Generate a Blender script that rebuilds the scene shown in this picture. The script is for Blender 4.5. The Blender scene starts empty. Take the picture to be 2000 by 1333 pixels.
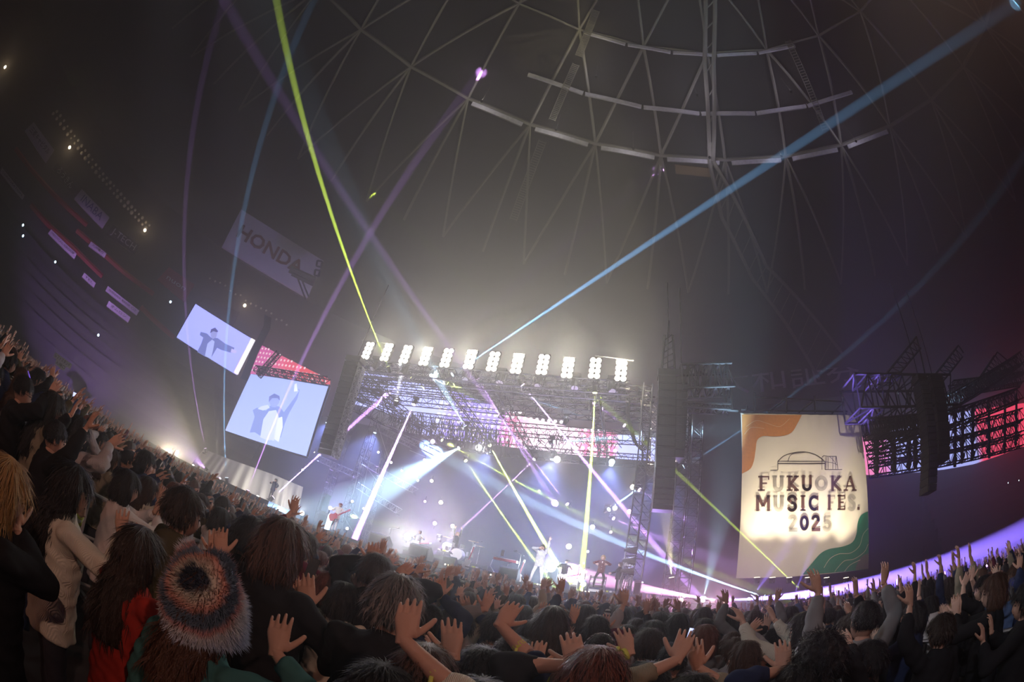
import bpy, math, random
import numpy as np
from mathutils import Vector, Matrix, noise as mnoise

# ---------------------------------------------------------------- camera, world, exposure
sc = bpy.context.scene
EYE = Vector((0.0, 0.0, 1.85))
FPX = 866.7                                    # focal length of the fisheye lens in pixels of the 2000 px frame
PITCH, ROLL, YAW = .5463, .2363, .3311
_v = np.array([math.sin(ROLL)*math.cos(PITCH), math.cos(ROLL)*math.cos(PITCH), math.sin(PITCH)])
_fw = np.array([0, 0, 1.]); _f = _fw-_v*(_fw@_v); _f /= np.linalg.norm(_f); _r = np.cross(_v, _f)
_Y = _r*math.sin(YAW)+_f*math.cos(YAW); _X = _r*math.cos(YAW)-_f*math.sin(YAW)
cd = bpy.data.cameras.new('camera'); cam = bpy.data.objects.new('camera', cd); sc.collection.objects.link(cam); sc.camera = cam
cd.type = 'PANO'; cd.panorama_type = 'FISHEYE_EQUISOLID'; cd.fisheye_lens = FPX*36/2000; cd.fisheye_fov = math.radians(190)
cd.sensor_width = 36; cd.sensor_height = 24; cd.clip_end = 400
cam.matrix_world = Matrix.Translation(EYE) @ Matrix(((_X[0], _X[1], -_X[2]), (_Y[0], _Y[1], -_Y[2]), (_v[0], _v[1], -_v[2]))).to_4x4()
sc.view_settings.view_transform = 'Standard'; sc.view_settings.look = 'None'
sc.view_settings.exposure = 0.0; sc.view_settings.gamma = 1.0; sc.view_settings.use_curve_mapping = False
sc.cycles.max_bounces = 5; sc.cycles.diffuse_bounces = 2; sc.cycles.volume_bounces = 0; sc.cycles.transparent_max_bounces = 4
sc.cycles.use_light_tree = True
HAZE = 0.013
w = bpy.data.worlds.new('arena_air'); sc.world = w; w.use_nodes = True
w.node_tree.nodes['Background'].inputs[0].default_value = (.35, .32, .40, 1)
w.node_tree.nodes['Background'].inputs[1].default_value = 0.0
_vs = w.node_tree.nodes.new('ShaderNodeVolumeScatter'); _vs.inputs['Density'].default_value = HAZE
_vs.inputs['Anisotropy'].default_value = 0.68
w.node_tree.links.new(_vs.outputs[0], w.node_tree.nodes['World Output'].inputs['Volume'])
random.seed(7); R = random.Random(11)

def ray(x, y):
    u = x-1000; q = 666.5-y; r = math.hypot(u, q); t = 2*math.asin(min(1, r/(2*FPX)))
    d = np.array([0, 0, 1.]) if r < 1e-6 else np.array([u/r*math.sin(t), q/r*math.sin(t), math.cos(t)])
    return Vector((d@_X, d@_Y, d@_v))
def pix(p):
    q = Vector(p)-EYE; d = q.x*_X+q.y*_Y+q.z*_v; d = d/np.linalg.norm(d); t = math.acos(max(-1, min(1, d[2]))); r = 2*FPX*math.sin(t/2); h = math.hypot(d[0], d[1])
    return 1000+r*d[0]/h, 666.5-r*d[1]/h
def P(x, y, Y):  d = ray(x, y); return EYE+d*(Y/d.y)
def PD(x, y, D): return EYE+ray(x, y)*D
def PC(x, y, Rc, c=(10, -17)):                # on the upright cylinder of the arena wall
    d = ray(x, y); ox, oy = -c[0], -c[1]; a = d.x**2+d.y**2; b = ox*d.x+oy*d.y; k = ox*ox+oy*oy-Rc*Rc
    return EYE+d*((-b+math.sqrt(b*b-a*k))/a)
def PH(x, y, Hd):                              # at horizontal distance Hd
    d = ray(x, y); return EYE+d*(Hd/math.hypot(d.x, d.y))

# ---------------------------------------------------------------- lamps without a body of their own
def spot(name, a, b, col, ang, pw, fall=None, soft=.03, blend=.35, parent=None):
    l = bpy.data.lights.new(name, 'SPOT'); l.energy = pw; l.color = col; l.spot_size = math.radians(ang); l.spot_blend = blend; l.shadow_soft_size = soft
    if fall:
        l.use_nodes = True; n = l.node_tree; f = n.nodes.new('ShaderNodeLightFalloff'); f.inputs[0].default_value = 1
        n.links.new(f.outputs[fall], n.nodes['Emission'].inputs['Strength'])
    o = bpy.data.objects.new(name, l); sc.collection.objects.link(o)
    a = Vector(a); b = Vector(b); o.location = a; o.rotation_euler = (b-a).to_track_quat('-Z', 'Y').to_euler()
    return o
def point(name, p, col, pw, soft=.08):
    l = bpy.data.lights.new(name, 'POINT'); l.energy = pw; l.color = col; l.shadow_soft_size = soft
    o = bpy.data.objects.new(name, l); sc.collection.objects.link(o); o.location = p; return o
# spots without fixtures, added to brighten crowd and performers: red and white fill
spot('crowd_fill', (-6, -15, 8), (0.5, 4, 1.6), (1, .36, .22), 50, 800, soft=.3, blend=1)
spot('crowd_fill', (2.0, 18.6, 6.0), (8.5, 5, 1.6), (.86, .90, 1), 62, 2600, soft=.15, blend=1)
spot('crowd_fill', (9, -5, 9), (-9, 6, 1.6), (1, .55, .42), 44, 2100, soft=.15, blend=1)
spot('crowd_fill', (-8, -7, 10), (9, 6, 1.6), (.92, .92, 1), 40, 2400, soft=.15, blend=1)
for tx_, tz_, e_ in ((-2.9, 3.2, 1.0), (-7.2, 3.6, .5), (-.5, 3.3, .7), (-13.0, 3.4, 1.0), (-1.9, 3.1, .5), (-18.3, 3.4, .5)):
    spot('performer_fill', (tx_*.3+4, -24, 17), (tx_, 18.5, tz_), (1, .96, 1), 4.2, 150000*e_, soft=.15, blend=.7)  # unseen front light added to brighten each performer
spot('crowd_fill', (2, -9, 11), (-3, 5, 1.6), (1, .62, .38), 100, 60, soft=.3, blend=1)

# ---------------------------------------------------------------- materials
def mat(name, col, rough=.7, metal=0., emit=None, es=0., noisy=0., nscale=8., bump=0., bscale=40., spec=.3, sample=True, sss=0):
    m = bpy.data.materials.new(name); m.use_nodes = True; nt = m.node_tree; b = nt.nodes['Principled BSDF']
    b.inputs['Roughness'].default_value = rough; b.inputs['Metallic'].default_value = metal
    b.inputs['Specular IOR Level'].default_value = spec
    c = (*col, 1)
    tc = nt.nodes.new('ShaderNodeTexCoord')
    if noisy:
        n = nt.nodes.new('ShaderNodeTexNoise'); n.inputs['Scale'].default_value = nscale; n.inputs['Detail'].default_value = 4
        nt.links.new(tc.outputs['Object'], n.inputs['Vector'])
        r = nt.nodes.new('ShaderNodeMix'); r.data_type = 'RGBA'
        r.inputs[6].default_value = tuple(max(0, x*(1-noisy)) for x in col)+(1,); r.inputs[7].default_value = tuple(min(1, x*(1+noisy)) for x in col)+(1,)
        nt.links.new(n.outputs['Fac'], r.inputs[0]); nt.links.new(r.outputs[2], b.inputs['Base Color'])
    else: b.inputs['Base Color'].default_value = c
    if bump:
        n2 = nt.nodes.new('ShaderNodeTexNoise'); n2.inputs['Scale'].default_value = bscale; bp = nt.nodes.new('ShaderNodeBump'); bp.inputs['Strength'].default_value = bump
        nt.links.new(tc.outputs['Object'], n2.inputs['Vector']); nt.links.new(n2.outputs['Fac'], bp.inputs['Height']); nt.links.new(bp.outputs['Normal'], b.inputs['Normal'])
    if emit:
        b.inputs['Emission Color'].default_value = (*emit, 1); b.inputs['Emission Strength'].default_value = es
        if not sample: m.cycles.emission_sampling = 'NONE'
    return m
M = {}
M['black'] = mat('black_paint', (.02, .02, .022), .5, .2, noisy=.3)
M['steel'] = mat('truss_aluminium', (.12, .12, .13), .45, .6, noisy=.3)
M['dark_steel'] = mat('dark_truss_metal', (.018, .018, .02), .5, .5, noisy=.3)
M['rail'] = mat('galvanised_rail', (.42, .42, .42), .5, .4, noisy=.2, nscale=20)
M['rail_dark'] = mat('dark_barrier_metal', (.22, .22, .24), .35, .7, noisy=.2)
M['floor'] = mat('arena_floor', (.06, .06, .065), .8, noisy=.4, nscale=2)
M['stage'] = mat('stage_deck', (.07, .07, .085), .45, noisy=.3, nscale=3)
M['fascia'] = mat('stage_fascia', (.10, .10, .14), .7, noisy=.3, nscale=3)
M['dome'] = mat('dome_panel', (.05, .048, .042), .85, noisy=.25, nscale=.15)
M['dome_beam'] = mat('dome_lattice_steel', (.34, .33, .27), .6, .2, noisy=.2)
M['catwalk'] = mat('white_catwalk_mesh', (.80, .78, .85), .5, noisy=.5, nscale=2)
M['wall'] = mat('stand_wall', (.03, .03, .04), .8, noisy=.4, nscale=.4)
M['white'] = mat('white_board', (.8, .77, .80), .6, noisy=.08, nscale=3)
M['signwhite'] = mat('sign_white', (.8, .8, .8), .6)
M['ink'] = mat('brown_print', (.10, .045, .035), .8, noisy=.3, nscale=2)
M['inkline'] = mat('dark_print', (.05, .04, .035), .8)
M['orange'] = mat('orange_print', (.62, .25, .06), .8, noisy=.15)
M['green'] = mat('green_print', (.02, .22, .12), .8, noisy=.15)
M['greyprint'] = mat('grey_print', (.16, .15, .12), .8)
M['creamline'] = mat('cream_line', (.75, .62, .42), .8)
M['cloth'] = mat('banner_cloth', (.80, .74, .62), .85, noisy=.05, nscale=1.5, bump=.1, bscale=3)
M['drape'] = mat('grey_drape', (.55, .53, .50), .85, noisy=.12, nscale=1, bump=.4, bscale=2)
M['blackdrape'] = mat('blue_black_backdrop', (.012, .014, .03), .9, noisy=.3, nscale=.8)
M['redprint'] = mat('red_print', (.35, .03, .05), .7)
M['blueprint'] = mat('blue_print', (.04, .05, .25), .7)
M['yellow'] = mat('yellow_paper_band', (.62, .66, .12), .6)
M['amp'] = mat('amplifier_cloth', (.09, .09, .10), .8, noisy=.3)
M['chrome'] = mat('chrome', (.7, .7, .72), .2, 1.)
M['brass'] = mat('cymbal_brass', (.7, .5, .2), .3, 1.)
M['grill'] = mat('speaker_grille', (.05, .05, .05), .6, .3, noisy=.5, nscale=60)
M['sunburst'] = mat('guitar_lacquer', (.75, .75, .78), .3)
M['woodred'] = mat('keyboard_red', (.4, .06, .10), .4)
def emis(name, col, s, sample=False): return mat(name, (.02, .02, .02), .5, emit=col, es=s, sample=sample)
M['blinder'] = emis('blinder_bulb_glow', (1, .92, .75), 10)
M['lamp_white'] = emis('lamp_glow_white', (1, .96, .9), 8)
M['lamp_warm'] = emis('lamp_glow_warm', (1, .86, .6), 7)
M['lamp_blue'] = emis('lamp_glow_blue', (.55, .8, 1), 8)
M['lamp_violet'] = emis('lamp_glow_violet', (.85, .6, 1), 8)
M['lamp_green'] = emis('lamp_glow_lime', (.85, 1, .35), 7)
M['lamp_pink'] = emis('lamp_glow_pink', (1, .65, .6), 7)
M['dimlamp'] = mat('unlit_lens', (.85, .85, .75), .3, .2)
M['phone'] = emis('phone_screen_glow', (.55, .6, 1), 1.6)
M['phone_violet'] = emis('phone_screen_violet', (.25, .12, .9), 1.0)

# ---------------------------------------------------------------- mesh builder
class MB:
    def __init__(s): s.v = []; s.f = []
    def add(s, vs, fs):
        o = len(s.v); s.v += [tuple(x) for x in vs]; s.f += [tuple(i+o for i in q) for q in fs]
    def box(s, c, d, rot=None):
        c = Vector(c); vs = [Vector((sx*d[0]/2, sy*d[1]/2, sz*d[2]/2)) for sx in (-1, 1) for sy in (-1, 1) for sz in (-1, 1)]
        if rot is not None: vs = [rot @ q for q in vs]
        s.add([c+q for q in vs], [(0, 1, 3, 2), (4, 6, 7, 5), (0, 4, 5, 1), (2, 3, 7, 6), (0, 2, 6, 4), (1, 5, 7, 3)])
    def tube(s, a, b, r, n=5, r2=None, cap=True):
        a = Vector(a); b = Vector(b); d = b-a
        if d.length < 1e-6: return
        q = d.to_track_quat('Z', 'Y'); r2 = r if r2 is None else r2
        vs = [a+q @ Vector((r*math.cos(2*math.pi*i/n), r*math.sin(2*math.pi*i/n), 0)) for i in range(n)]+[b+q @ Vector((r2*math.cos(2*math.pi*i/n), r2*math.sin(2*math.pi*i/n), 0)) for i in range(n)]
        fs = [(i, (i+1) % n, n+(i+1) % n, n+i) for i in range(n)]
        if cap: fs += [tuple(range(n))[::-1], tuple(range(n, 2*n))]
        s.add(vs, fs)
    def path(s, pts, r, n=5):
        for a, b in zip(pts[:-1], pts[1:]): s.tube(a, b, r, n)
    def rings(s, rs, cap=True):                # rs: lists of equal-length vertex rings
        n = len(rs[0]); o = len(s.v)
        for q in rs: s.v += [tuple(x) for x in q]
        for k in range(len(rs)-1):
            for i in range(n):
                s.f.append((o+k*n+i, o+k*n+(i+1) % n, o+(k+1)*n+(i+1) % n, o+(k+1)*n+i))
        if cap: s.f += [tuple(o+i for i in range(n))[::-1], tuple(o+(len(rs)-1)*n+i for i in range(n))]
    def ball(s, c, r, n=10, m=7, rot=None):
        c = Vector(c); r = Vector(r) if hasattr(r, '__len__') else Vector((r, r, r)); rs = []
        for k in range(1, m):
            th = math.pi*k/m; q = [Vector((r.x*math.sin(th)*math.cos(2*math.pi*i/n), r.y*math.sin(th)*math.sin(2*math.pi*i/n), -r.z*math.cos(th))) for i in range(n)]
            if rot is not None: q = [rot @ x for x in q]
            rs.append([c+x for x in q])
        o = len(s.v); s.rings(rs, cap=False)
        e = Vector((0, 0, r.z)); e = rot @ e if rot is not None else e
        s.v += [tuple(c-e), tuple(c+e)]; b = len(s.v)-2; L = o+(m-2)*n
        for i in range(n): s.f += [(o+(i+1) % n, o+i, b), (L+i, L+(i+1) % n, b+1)]
    def poly(s, pts, thick=None):              # flat polygon, optionally extruded by vector thick
        o = len(s.v); n = len(pts); s.v += [tuple(p) for p in pts]
        if thick is None: s.f.append(tuple(range(o, o+n))); return
        t = Vector(thick); s.v += [tuple(Vector(p)+t) for p in pts]
        s.f += [tuple(range(o, o+n)), tuple(range(o+n, o+2*n))[::-1]]+[(o+i, o+n+i, o+n+(i+1) % n, o+(i+1) % n) for i in range(n)]
    def disc(s, c, nrm, r, n=14, th=.01):
        nrm = Vector(nrm).normalized(); s.tube(Vector(c), Vector(c)+nrm*th, r, n)
    def mesh(s, name, m=None, smooth=False):
        me = bpy.data.meshes.new(name); me.from_pydata(s.v, [], s.f); me.update()
        if m: me.materials.append(M[m] if isinstance(m, str) else m)
        if smooth: me.polygons.foreach_set('use_smooth', [True]*len(me.polygons))
        return me
    def build(s, name, m=None, parent=None, smooth=False):
        if parent is not None:                 # vertices come in world coordinates: make them local to the chain of parents
            off = Vector((0, 0, 0)); q = parent
            while q is not None: off += q.location; q = q.parent
            s.v = [tuple(Vector(x)-off) for x in s.v]
        o = bpy.data.objects.new(name, s.mesh(name, m, smooth)); sc.collection.objects.link(o); o.parent = parent
        return o
def tag(o, label=None, cat=None, group=None, kind=None):
    if label: o['label'] = label
    if cat: o['category'] = cat
    if group: o['group'] = group
    if kind: o['kind'] = kind
    return o
def thing(name, loc, label, cat, group=None):
    o = bpy.data.objects.new(name, None); sc.collection.objects.link(o); o.location = loc; o.empty_display_size = .2
    return tag(o, label, cat, group)
def under(l, parent):                          # hang a lamp made in world coordinates on its fixture
    l.parent = parent; l.location = Vector(l.location)-parent.location; return l
# ---------------------------------------------------------------- text as thin solid letters
def text(name, body, size, loc, xdir, updir, m, parent, align='CENTER', serif=False, depth=.03, sx=1.0, fitw=None):
    c = bpy.data.curves.new(name, 'FONT'); c.body = body; c.size = size; c.align_x = align; c.align_y = 'CENTER'; c.extrude = depth/2; c.resolution_u = 2
    if serif: c.offset = size*.02
    t = bpy.data.objects.new(name, c); sc.collection.objects.link(t)
    bpy.context.view_layer.update()
    me = bpy.data.meshes.new_from_object(t.evaluated_get(bpy.context.evaluated_depsgraph_get())); bpy.data.objects.remove(t)
    xd = Vector(xdir).normalized(); ud = Vector(updir); ud = (ud-xd*ud.dot(xd)).normalized(); nd = xd.cross(ud)
    if fitw:
        xs = [v.co.x for v in me.vertices]; w0 = max(xs)-min(xs); me.transform(Matrix.Translation((-(max(xs)+min(xs))/2, 0, 0))); sx = fitw/w0
    MT = Matrix((xd*sx, ud, nd)).transposed().to_4x4(); MT.translation = Vector(loc)-(parent.location if parent else Vector((0, 0, 0)))
    me.transform(MT); me.materials.clear(); me.materials.append(M[m]); me.name = name
    o = bpy.data.objects.new(name, me); sc.collection.objects.link(o); o.parent = parent; o['kind'] = 'stuff'
    return o
# ================================================================ THE ARENA SHELL
DC = (10.0, -17.0); DR = 161.0; DZ = -77.0 - .35
def dome_pt(ang, rho, drop=0.):                # ang measured from +y, clockwise
    z = DZ+math.sqrt((DR-drop)**2-rho*rho); return Vector((DC[0]+rho*math.sin(ang), DC[1]+rho*math.cos(ang), z))
b = MB(); N = 64
b.rings([[dome_pt(2*math.pi*i/N, rho) for i in range(N)] for rho in (2, 8, 14, 21, 27, 34, 41, 47, 53, 60, 68, 78, 88, 97, 105)], cap=False); b.poly([dome_pt(2*math.pi*i/N, 2) for i in range(N)])
tag(b.build('ceiling', 'dome', smooth=True), kind='structure')
b = MB(); zt = dome_pt(0, 105).z
b.rings([[Vector((DC[0]+105*math.sin(2*math.pi*i/N), DC[1]+105*math.cos(2*math.pi*i/N), z)) for i in range(N)] for z in (0, zt+.2)], cap=False)
tag(b.build('wall_ring', 'wall'), kind='structure')
b = MB(); b.poly([(DC[0]+105*math.sin(2*math.pi*i/N), DC[1]+105*math.cos(2*math.pi*i/N), 0) for i in range(N)][::-1])
tag(b.build('floor', 'floor'), kind='structure')
# stepped stands behind the floor crowd, dark and empty
def arc_stand(name, a0, a1, steps):
    t = bpy.data.objects.new(name, None); sc.collection.objects.link(t); t.location = (DC[0], DC[1], 0); tag(t, kind='structure')
    for k in range(steps):
        bb = MB(); r0 = 72+k*3.0; z = 1.5+k*2.0; n = 24; q = []
        for i in range(n+1):
            a = a0+(a1-a0)*i/n; s, c = math.sin(a), math.cos(a)
            q.append([Vector((DC[0]+r*s, DC[1]+r*c, h)) for r, h in ((r0, 0), (r0, z), (r0+3.05, z), (r0+3.05, 0))])
        bb.rings(q); bb.build('terrace', 'wall', t)
    return t
arc_stand('stand_terraces', math.radians(-110), math.radians(-20), 9)
arc_stand('stand_terraces', math.radians(30), math.radians(100), 9)

# lattice of the dome: nodes on rings, each bar a part of its ring
lat = thing('dome_lattice', (DC[0], DC[1], 60), 'dim steel lattice of triangles under the dome ceiling', 'lattice')
A3 = [math.radians(-151.9+11.25*k) for k in range(22)]   # third ring
A1 = [math.radians(-146+15*k) for k in range(17)]
rg = [(A1, 42.0), (A3, 60.7)]
def bar(a, b2, r=.35, m='dome_beam', nm='lattice_bar'):
    q = MB(); q.tube(a, b2, r, 5); return q.build(nm, m, lat)
p1 = [dome_pt(a, 42.0, 1.2) for a in A1]; p3 = [dome_pt(a, 60.7, 1.2) for a in A3]
for i in range(len(A1)-1): bar(p1[i], p1[i+1], .25)
for i in range(len(A3)-1): bar(p3[i], p3[i+1], .38)
for i, a in enumerate(A1):
    near = sorted(range(len(A3)), key=lambda j: abs(A3[j]-a))[:3]
    for j in near[:2]: bar(p1[i], p3[j], .28)
p5 = [dome_pt((A3[j]+A3[j+1])/2, 84, 1.2) for j in range(len(A3)-1)]
p5s = [dome_pt(A3[j], 84, 1.2) for j in range(len(A3))]
for j in range(len(A3)):
    bar(p3[j], p5s[j], .28)
    if j < len(p5): bar(p3[j], p5[j], .25); bar(p3[j+1], p5[j], .25)
p0 = [dome_pt(math.radians(-140+24*k), 24, 1.2) for k in range(10)]
for k, q in enumerate(p0):
    if k: bar(p0[k-1], q, .22)
    for i in sorted(range(len(A1)), key=lambda i: (p1[i]-q).length)[:3]: bar(q, p1[i], .22)
# catwalks that hang under the rings: pale perforated strips
def catwalk(a0, a1, rho, n, lab, seg=.82, drop=2.2, wd=.5):
    t = thing('ring_catwalk', dome_pt((a0+a1)/2, rho, drop), lab, 'catwalk', 'ring catwalks')
    for i in range(n):
        b0 = a0+(a1-a0)*(i+.09)/n; b1 = a0+(a1-a0)*(i+.09+seg)/n
        q = MB(); q.tube(dome_pt(b0, rho, drop), dome_pt(b1, rho, drop), wd*.55, 4); q.build('walkway_strip', 'catwalk', t)
        for k in range(5):
            z = b0+(b1-b0)*k/4; q = MB(); q.tube(dome_pt(z, rho, drop), dome_pt(z, rho, drop-1.0), .05, 3); q.build('hanger', 'dome_beam', t)
catwalk(A3[10], A3[17], 60.7, 7, 'lowest and brightest pale curved strip hung under the dome', .8, wd=1.0)
catwalk(math.radians(-33), math.radians(34), 52.3, 6, 'pale violet curved strip between the two other dome strips', .96, wd=.8)
catwalk(math.radians(-26), math.radians(26), 42.0, 5, 'topmost and faintest curved strip near the upper picture edge', .94, wd=.6)
for i, (a_, rho) in enumerate([(-37, 57), (-24, 57), (-11, 57), (2, 57), (15, 57), (30, 57), (-20, 47), (0, 47), (20, 47)]):  # fixtures added only to light the roof lattice from below
    p = dome_pt(math.radians(a_), rho, 7.5); t = thing('roof_fill_lamp', p, f'added violet fill lamp under the dome roof, {["first", "second", "third", "fourth", "fifth", "sixth"][i] + " from the left on the lower row" if i < 6 else ["left", "middle", "right"][i-6] + " one on the upper row"}', 'lamp', 'added fill lamps under the dome roof')
    q = MB(); q.tube(p, p+Vector((0, 0, .3)), .18, 8, .25); q.build('lamp_can', 'black', t); q = MB(); q.tube(p, p+Vector((0, 0, 6)), .03, 3); q.build('suspension', 'dome_beam', t)
    under(spot('lattice_fill', p+Vector((0, 0, .5)), p+Vector((0, 0, 5)), (.80, .74, 1) if i > 2 else (.95, .88, .95), 165, 650, soft=.2, blend=1), t)
# radial service ladders under the roof
def ladder(pa, pb, lab, wd=1.1, n=34):
    t = thing('service_ladder', (pa+pb)/2, lab, 'ladder', 'service ladders under the dome')
    d = (pb-pa); s = d.cross(Vector((0, 0, 1))).normalized()*wd/2
    for sg in (-1, 1):
        q = MB(); q.tube(pa+s*sg, pb+s*sg, .07, 4); q.build('stringer', 'dome_beam', t)
    q = MB()
    for k in range(n): c = pa+d*(k+.5)/n; q.tube(c-s, c+s, .09, 4)
    tag(q.build('rungs', 'dome_beam', t), kind='stuff')
def roof_at(x, y, drop=2.5):                   # where the sight line meets the lattice shell
    d = ray(x, y); o = EYE-Vector((DC[0], DC[1], DZ)); bq = o.dot(d); c = o.dot(o)-(DR-drop)**2
    return EYE+d*(-bq+math.sqrt(bq*bq-c))
ladder(roof_at(1165, 20), roof_at(1130, 110), 'upper dotted service ladder at the top centre of the dome')
ladder(roof_at(1125, 125), roof_at(1078, 235), 'middle dotted service ladder between the two curved strips')
ladder(roof_at(1060, 275), roof_at(1002, 430), 'lower dotted service ladder fading into the lit haze', 1.3)
ladder(roof_at(1538, 78), roof_at(1612, 255), 'violet tinted service ladder right of the roof centre')
# big edge arch of the moving roof panel, coming down to the right
arch = thing('roof_edge_arch', roof_at(1500, 520, 4), 'steel edge arch of the roof panel running down to the right', 'arch')
pa = [roof_at(x, y, 3) for x, y in ((1396, -40), (1394, 120), (1393, 315), (1436, 390), (1497, 520), (1560, 585), (1645, 690))]
pb = [roof_at(x, y, 3) for x, y in ((1378, -40), (1376, 120), (1386, 320), (1410, 425), (1470, 545), (1530, 625), (1600, 740))]
for L in (pa, pb):
    for a, c in zip(L[:-1], L[1:]): q = MB(); q.tube(a, c, .38, 5); q.build('arch_chord', 'dome_beam', arch)
for k in range(len(pa)-1):
    for t_ in (0, .25, .5, .75):
        q = MB(); q.tube(pa[k].lerp(pa[k+1], t_), pb[k].lerp(pb[k+1], t_+.12), .12, 4); q.build('lacing_bar', 'dome_beam', arch)
# rectangular lit hatch under the ring
b = MB(); hp = [roof_at(x, y, .3) for x, y in ((1318, 322), (1390, 330), (1391, 347), (1320, 340))]; b.poly(hp, (0, 0, .3))
tag(b.build('roof_hatch', mat('ochre_hatch', (.30, .21, .10), .6)), 'small ochre rectangular hatch just under the brightest roof strip', 'hatch')

# ---------------------------------------------------------------- signs and lamps on the dark left wall
def sign(px4, name, lab, m='signwhite', txt=None, tm='inkline', size=.6, Rc=94, frac=.5, cat='sign', group='advertising boards on the left wall'):
    c4 = [PC(x, y, Rc) for x, y in px4]; ctr = sum(c4, Vector())/4
    t = thing(name, ctr, lab, cat, group); b = MB(); out = Vector((ctr.x-DC[0], ctr.y-DC[1], 0)).normalized()*.5
    b.poly(c4, out); b.build('board', m, t)
    if txt:
        xd = (c4[1]-c4[0]); h = (c4[0]-c4[3]).length
        text('lettering', txt, h*size*1.2, ctr-out*.3, xd, c4[0]-c4[3], tm, t, fitw=xd.length*(.86 if len(txt) > 5 else .7))
    return t
sign([(66, 238), (106, 293), (90, 318), (49, 255)], 'wall_sign', 'white board with dark text, uppermost of the left wall boards', txt='三菱キャピタル', size=.45)
sign([(112, 318), (150, 368), (143, 378), (103, 330)], 'wall_sign', 'dark board with pale hand-drawn lettering below the uppermost white board', 'wall', 'ろうきん', 'signwhite', .9)
sign([(160, 369), (214, 425), (200, 446), (145, 388)], 'wall_sign', 'white board with large bold blue capitals', txt='INABA', tm='blueprint', size=.75)
sign([(222, 440), (273, 480), (263, 498), (208, 456)], 'wall_sign', 'dark board with white slanted capitals beside the blue lettered board', 'wall', 'J-TECH', 'signwhite', .7)
sign([(330, 522), (380, 556), (360, 590), (308, 546)], 'wall_sign', 'dim red board with small pale text above the upper video screen', 'redprint', 'nuon', 'signwhite', .35)
sign([(398, 578), (468, 610), (448, 650), (382, 612)], 'wall_sign', 'dim grey board partly behind the upper video screen', 'wall')
for i, (q, tx) in enumerate([([(4, 327), (48, 382), (44, 390), (0, 336)], 'CORPORATION'), ([(100, 448), (150, 496), (145, 506), (94, 456)], 'MEDICAL GROUP'), ([(211, 559), (272, 607), (267, 616), (206, 568)], 'SHINWA BANK CO'), ([(213, 588), (255, 620), (250, 630), (208, 598)], 'オムロン'),
                          ([(165, 533), (187, 553), (183, 562), (160, 541)], 'TEL'), ([(178, 472), (208, 495), (204, 503), (173, 480)], '九州電力')]):
    sign(q, 'fascia_board', ['long white strip board at the far left edge', 'long white strip board under the bold blue lettered board', 'long white strip board above the dark stand', 'short white strip board lowest of the strips', 'short narrow white strip between two long ones', 'pale strip ending a thin red fascia line'][i], txt=tx, size=.5)
for i, pts in enumerate([[(30, 290), (60, 330), (110, 385), (170, 440)], [(60, 400), (95, 440), (140, 480), (200, 540)], [(150, 450), (190, 485), (240, 530), (300, 575)], [(275, 600), (300, 625), (340, 660)]]):
    t = thing('fascia_line', PC(*pts[0], 95), ['thin dark red fascia line, leftmost of four', 'second dark red fascia line below the leftmost one', 'dark red fascia line under the white slanted capitals', 'short dark red fascia line left of the upper video screen'][i], 'fascia', 'red fascia lines')
    for a, c in zip(pts[:-1], pts[1:]):
        q = MB(); q.tube(PC(*a, 95), PC(*c, 95), .45, 4); q.build('fascia_panel', 'redprint', t)
# rows of floodlights along the rim of the left stand
fm = MB(); fm.ball((0, 0, 0), .42, 8, 6); me = fm.mesh('floodlight', 'dimlamp', True); fm = MB(); fm.ball((0, 0, 0), .42, 8, 6); meb = fm.mesh('floodlight_warm', 'lamp_warm', True)
k = 0
for i in range(27):
    t_ = i/26; x0 = 104+(288-104)*t_; y0 = 222+(446-222)*t_+10*math.sin(t_*math.pi)
    for s in (0, 1):
        p = PC(x0+s*7-3*t_, y0-s*5+R.uniform(-1, 1), 100); o = bpy.data.objects.new('floodlight', me); sc.collection.objects.link(o); o.location = p; o.scale = [.55+.5*R.random()]*3
        tag(o, 'one of many small unlit floodlights in the double row high on the left wall', 'floodlight', 'unlit floodlights along the left rim')
for i in range(16):
    t_ = i/15; p = PC(410+150*t_, 542+92*t_+R.uniform(-3, 3), 100); o = bpy.data.objects.new('floodlight', me); sc.collection.objects.link(o); o.location = p; o.scale = [.5]*3
    tag(o, 'one of the dim unlit floodlights behind the upper video screen', 'floodlight', 'unlit floodlights behind the upper video screen')
for x, y, lab in ((10, 131, 'lit warm lamp at the far left edge'), (136, 288, 'lit warm lamp at the upper end of the floodlight row'), (283, 450, 'lit warm lamp at the lower end of the floodlight row'), (478, 597, 'lit warm lamp just above the upper video screen')):
    o = bpy.data.objects.new('floodlight', meb); sc.collection.objects.link(o); o.location = PC(x, y, 98); tag(o, lab, 'floodlight', 'lit warm floodlights'); o.scale = [.8]*3
    l = point('rim_lamp_light', PC(x, y, 96.5), (1, .7, .4), 250)
em = MB(); em.ball((0, 0, 0), .22, 6, 5); mee = em.mesh('exit_lamp', 'lamp_blue', True)
for x, y in ((45, 440), (45, 461), (108, 512), (333, 590), (192, 655)):
    o = bpy.data.objects.new('stand_lamp', mee); sc.collection.objects.link(o); o.location = PC(x, y, 90)
    tag(o, 'tiny cold point of light in the dark left stand', 'lamp', 'tiny lamps in the left stand')
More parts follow.
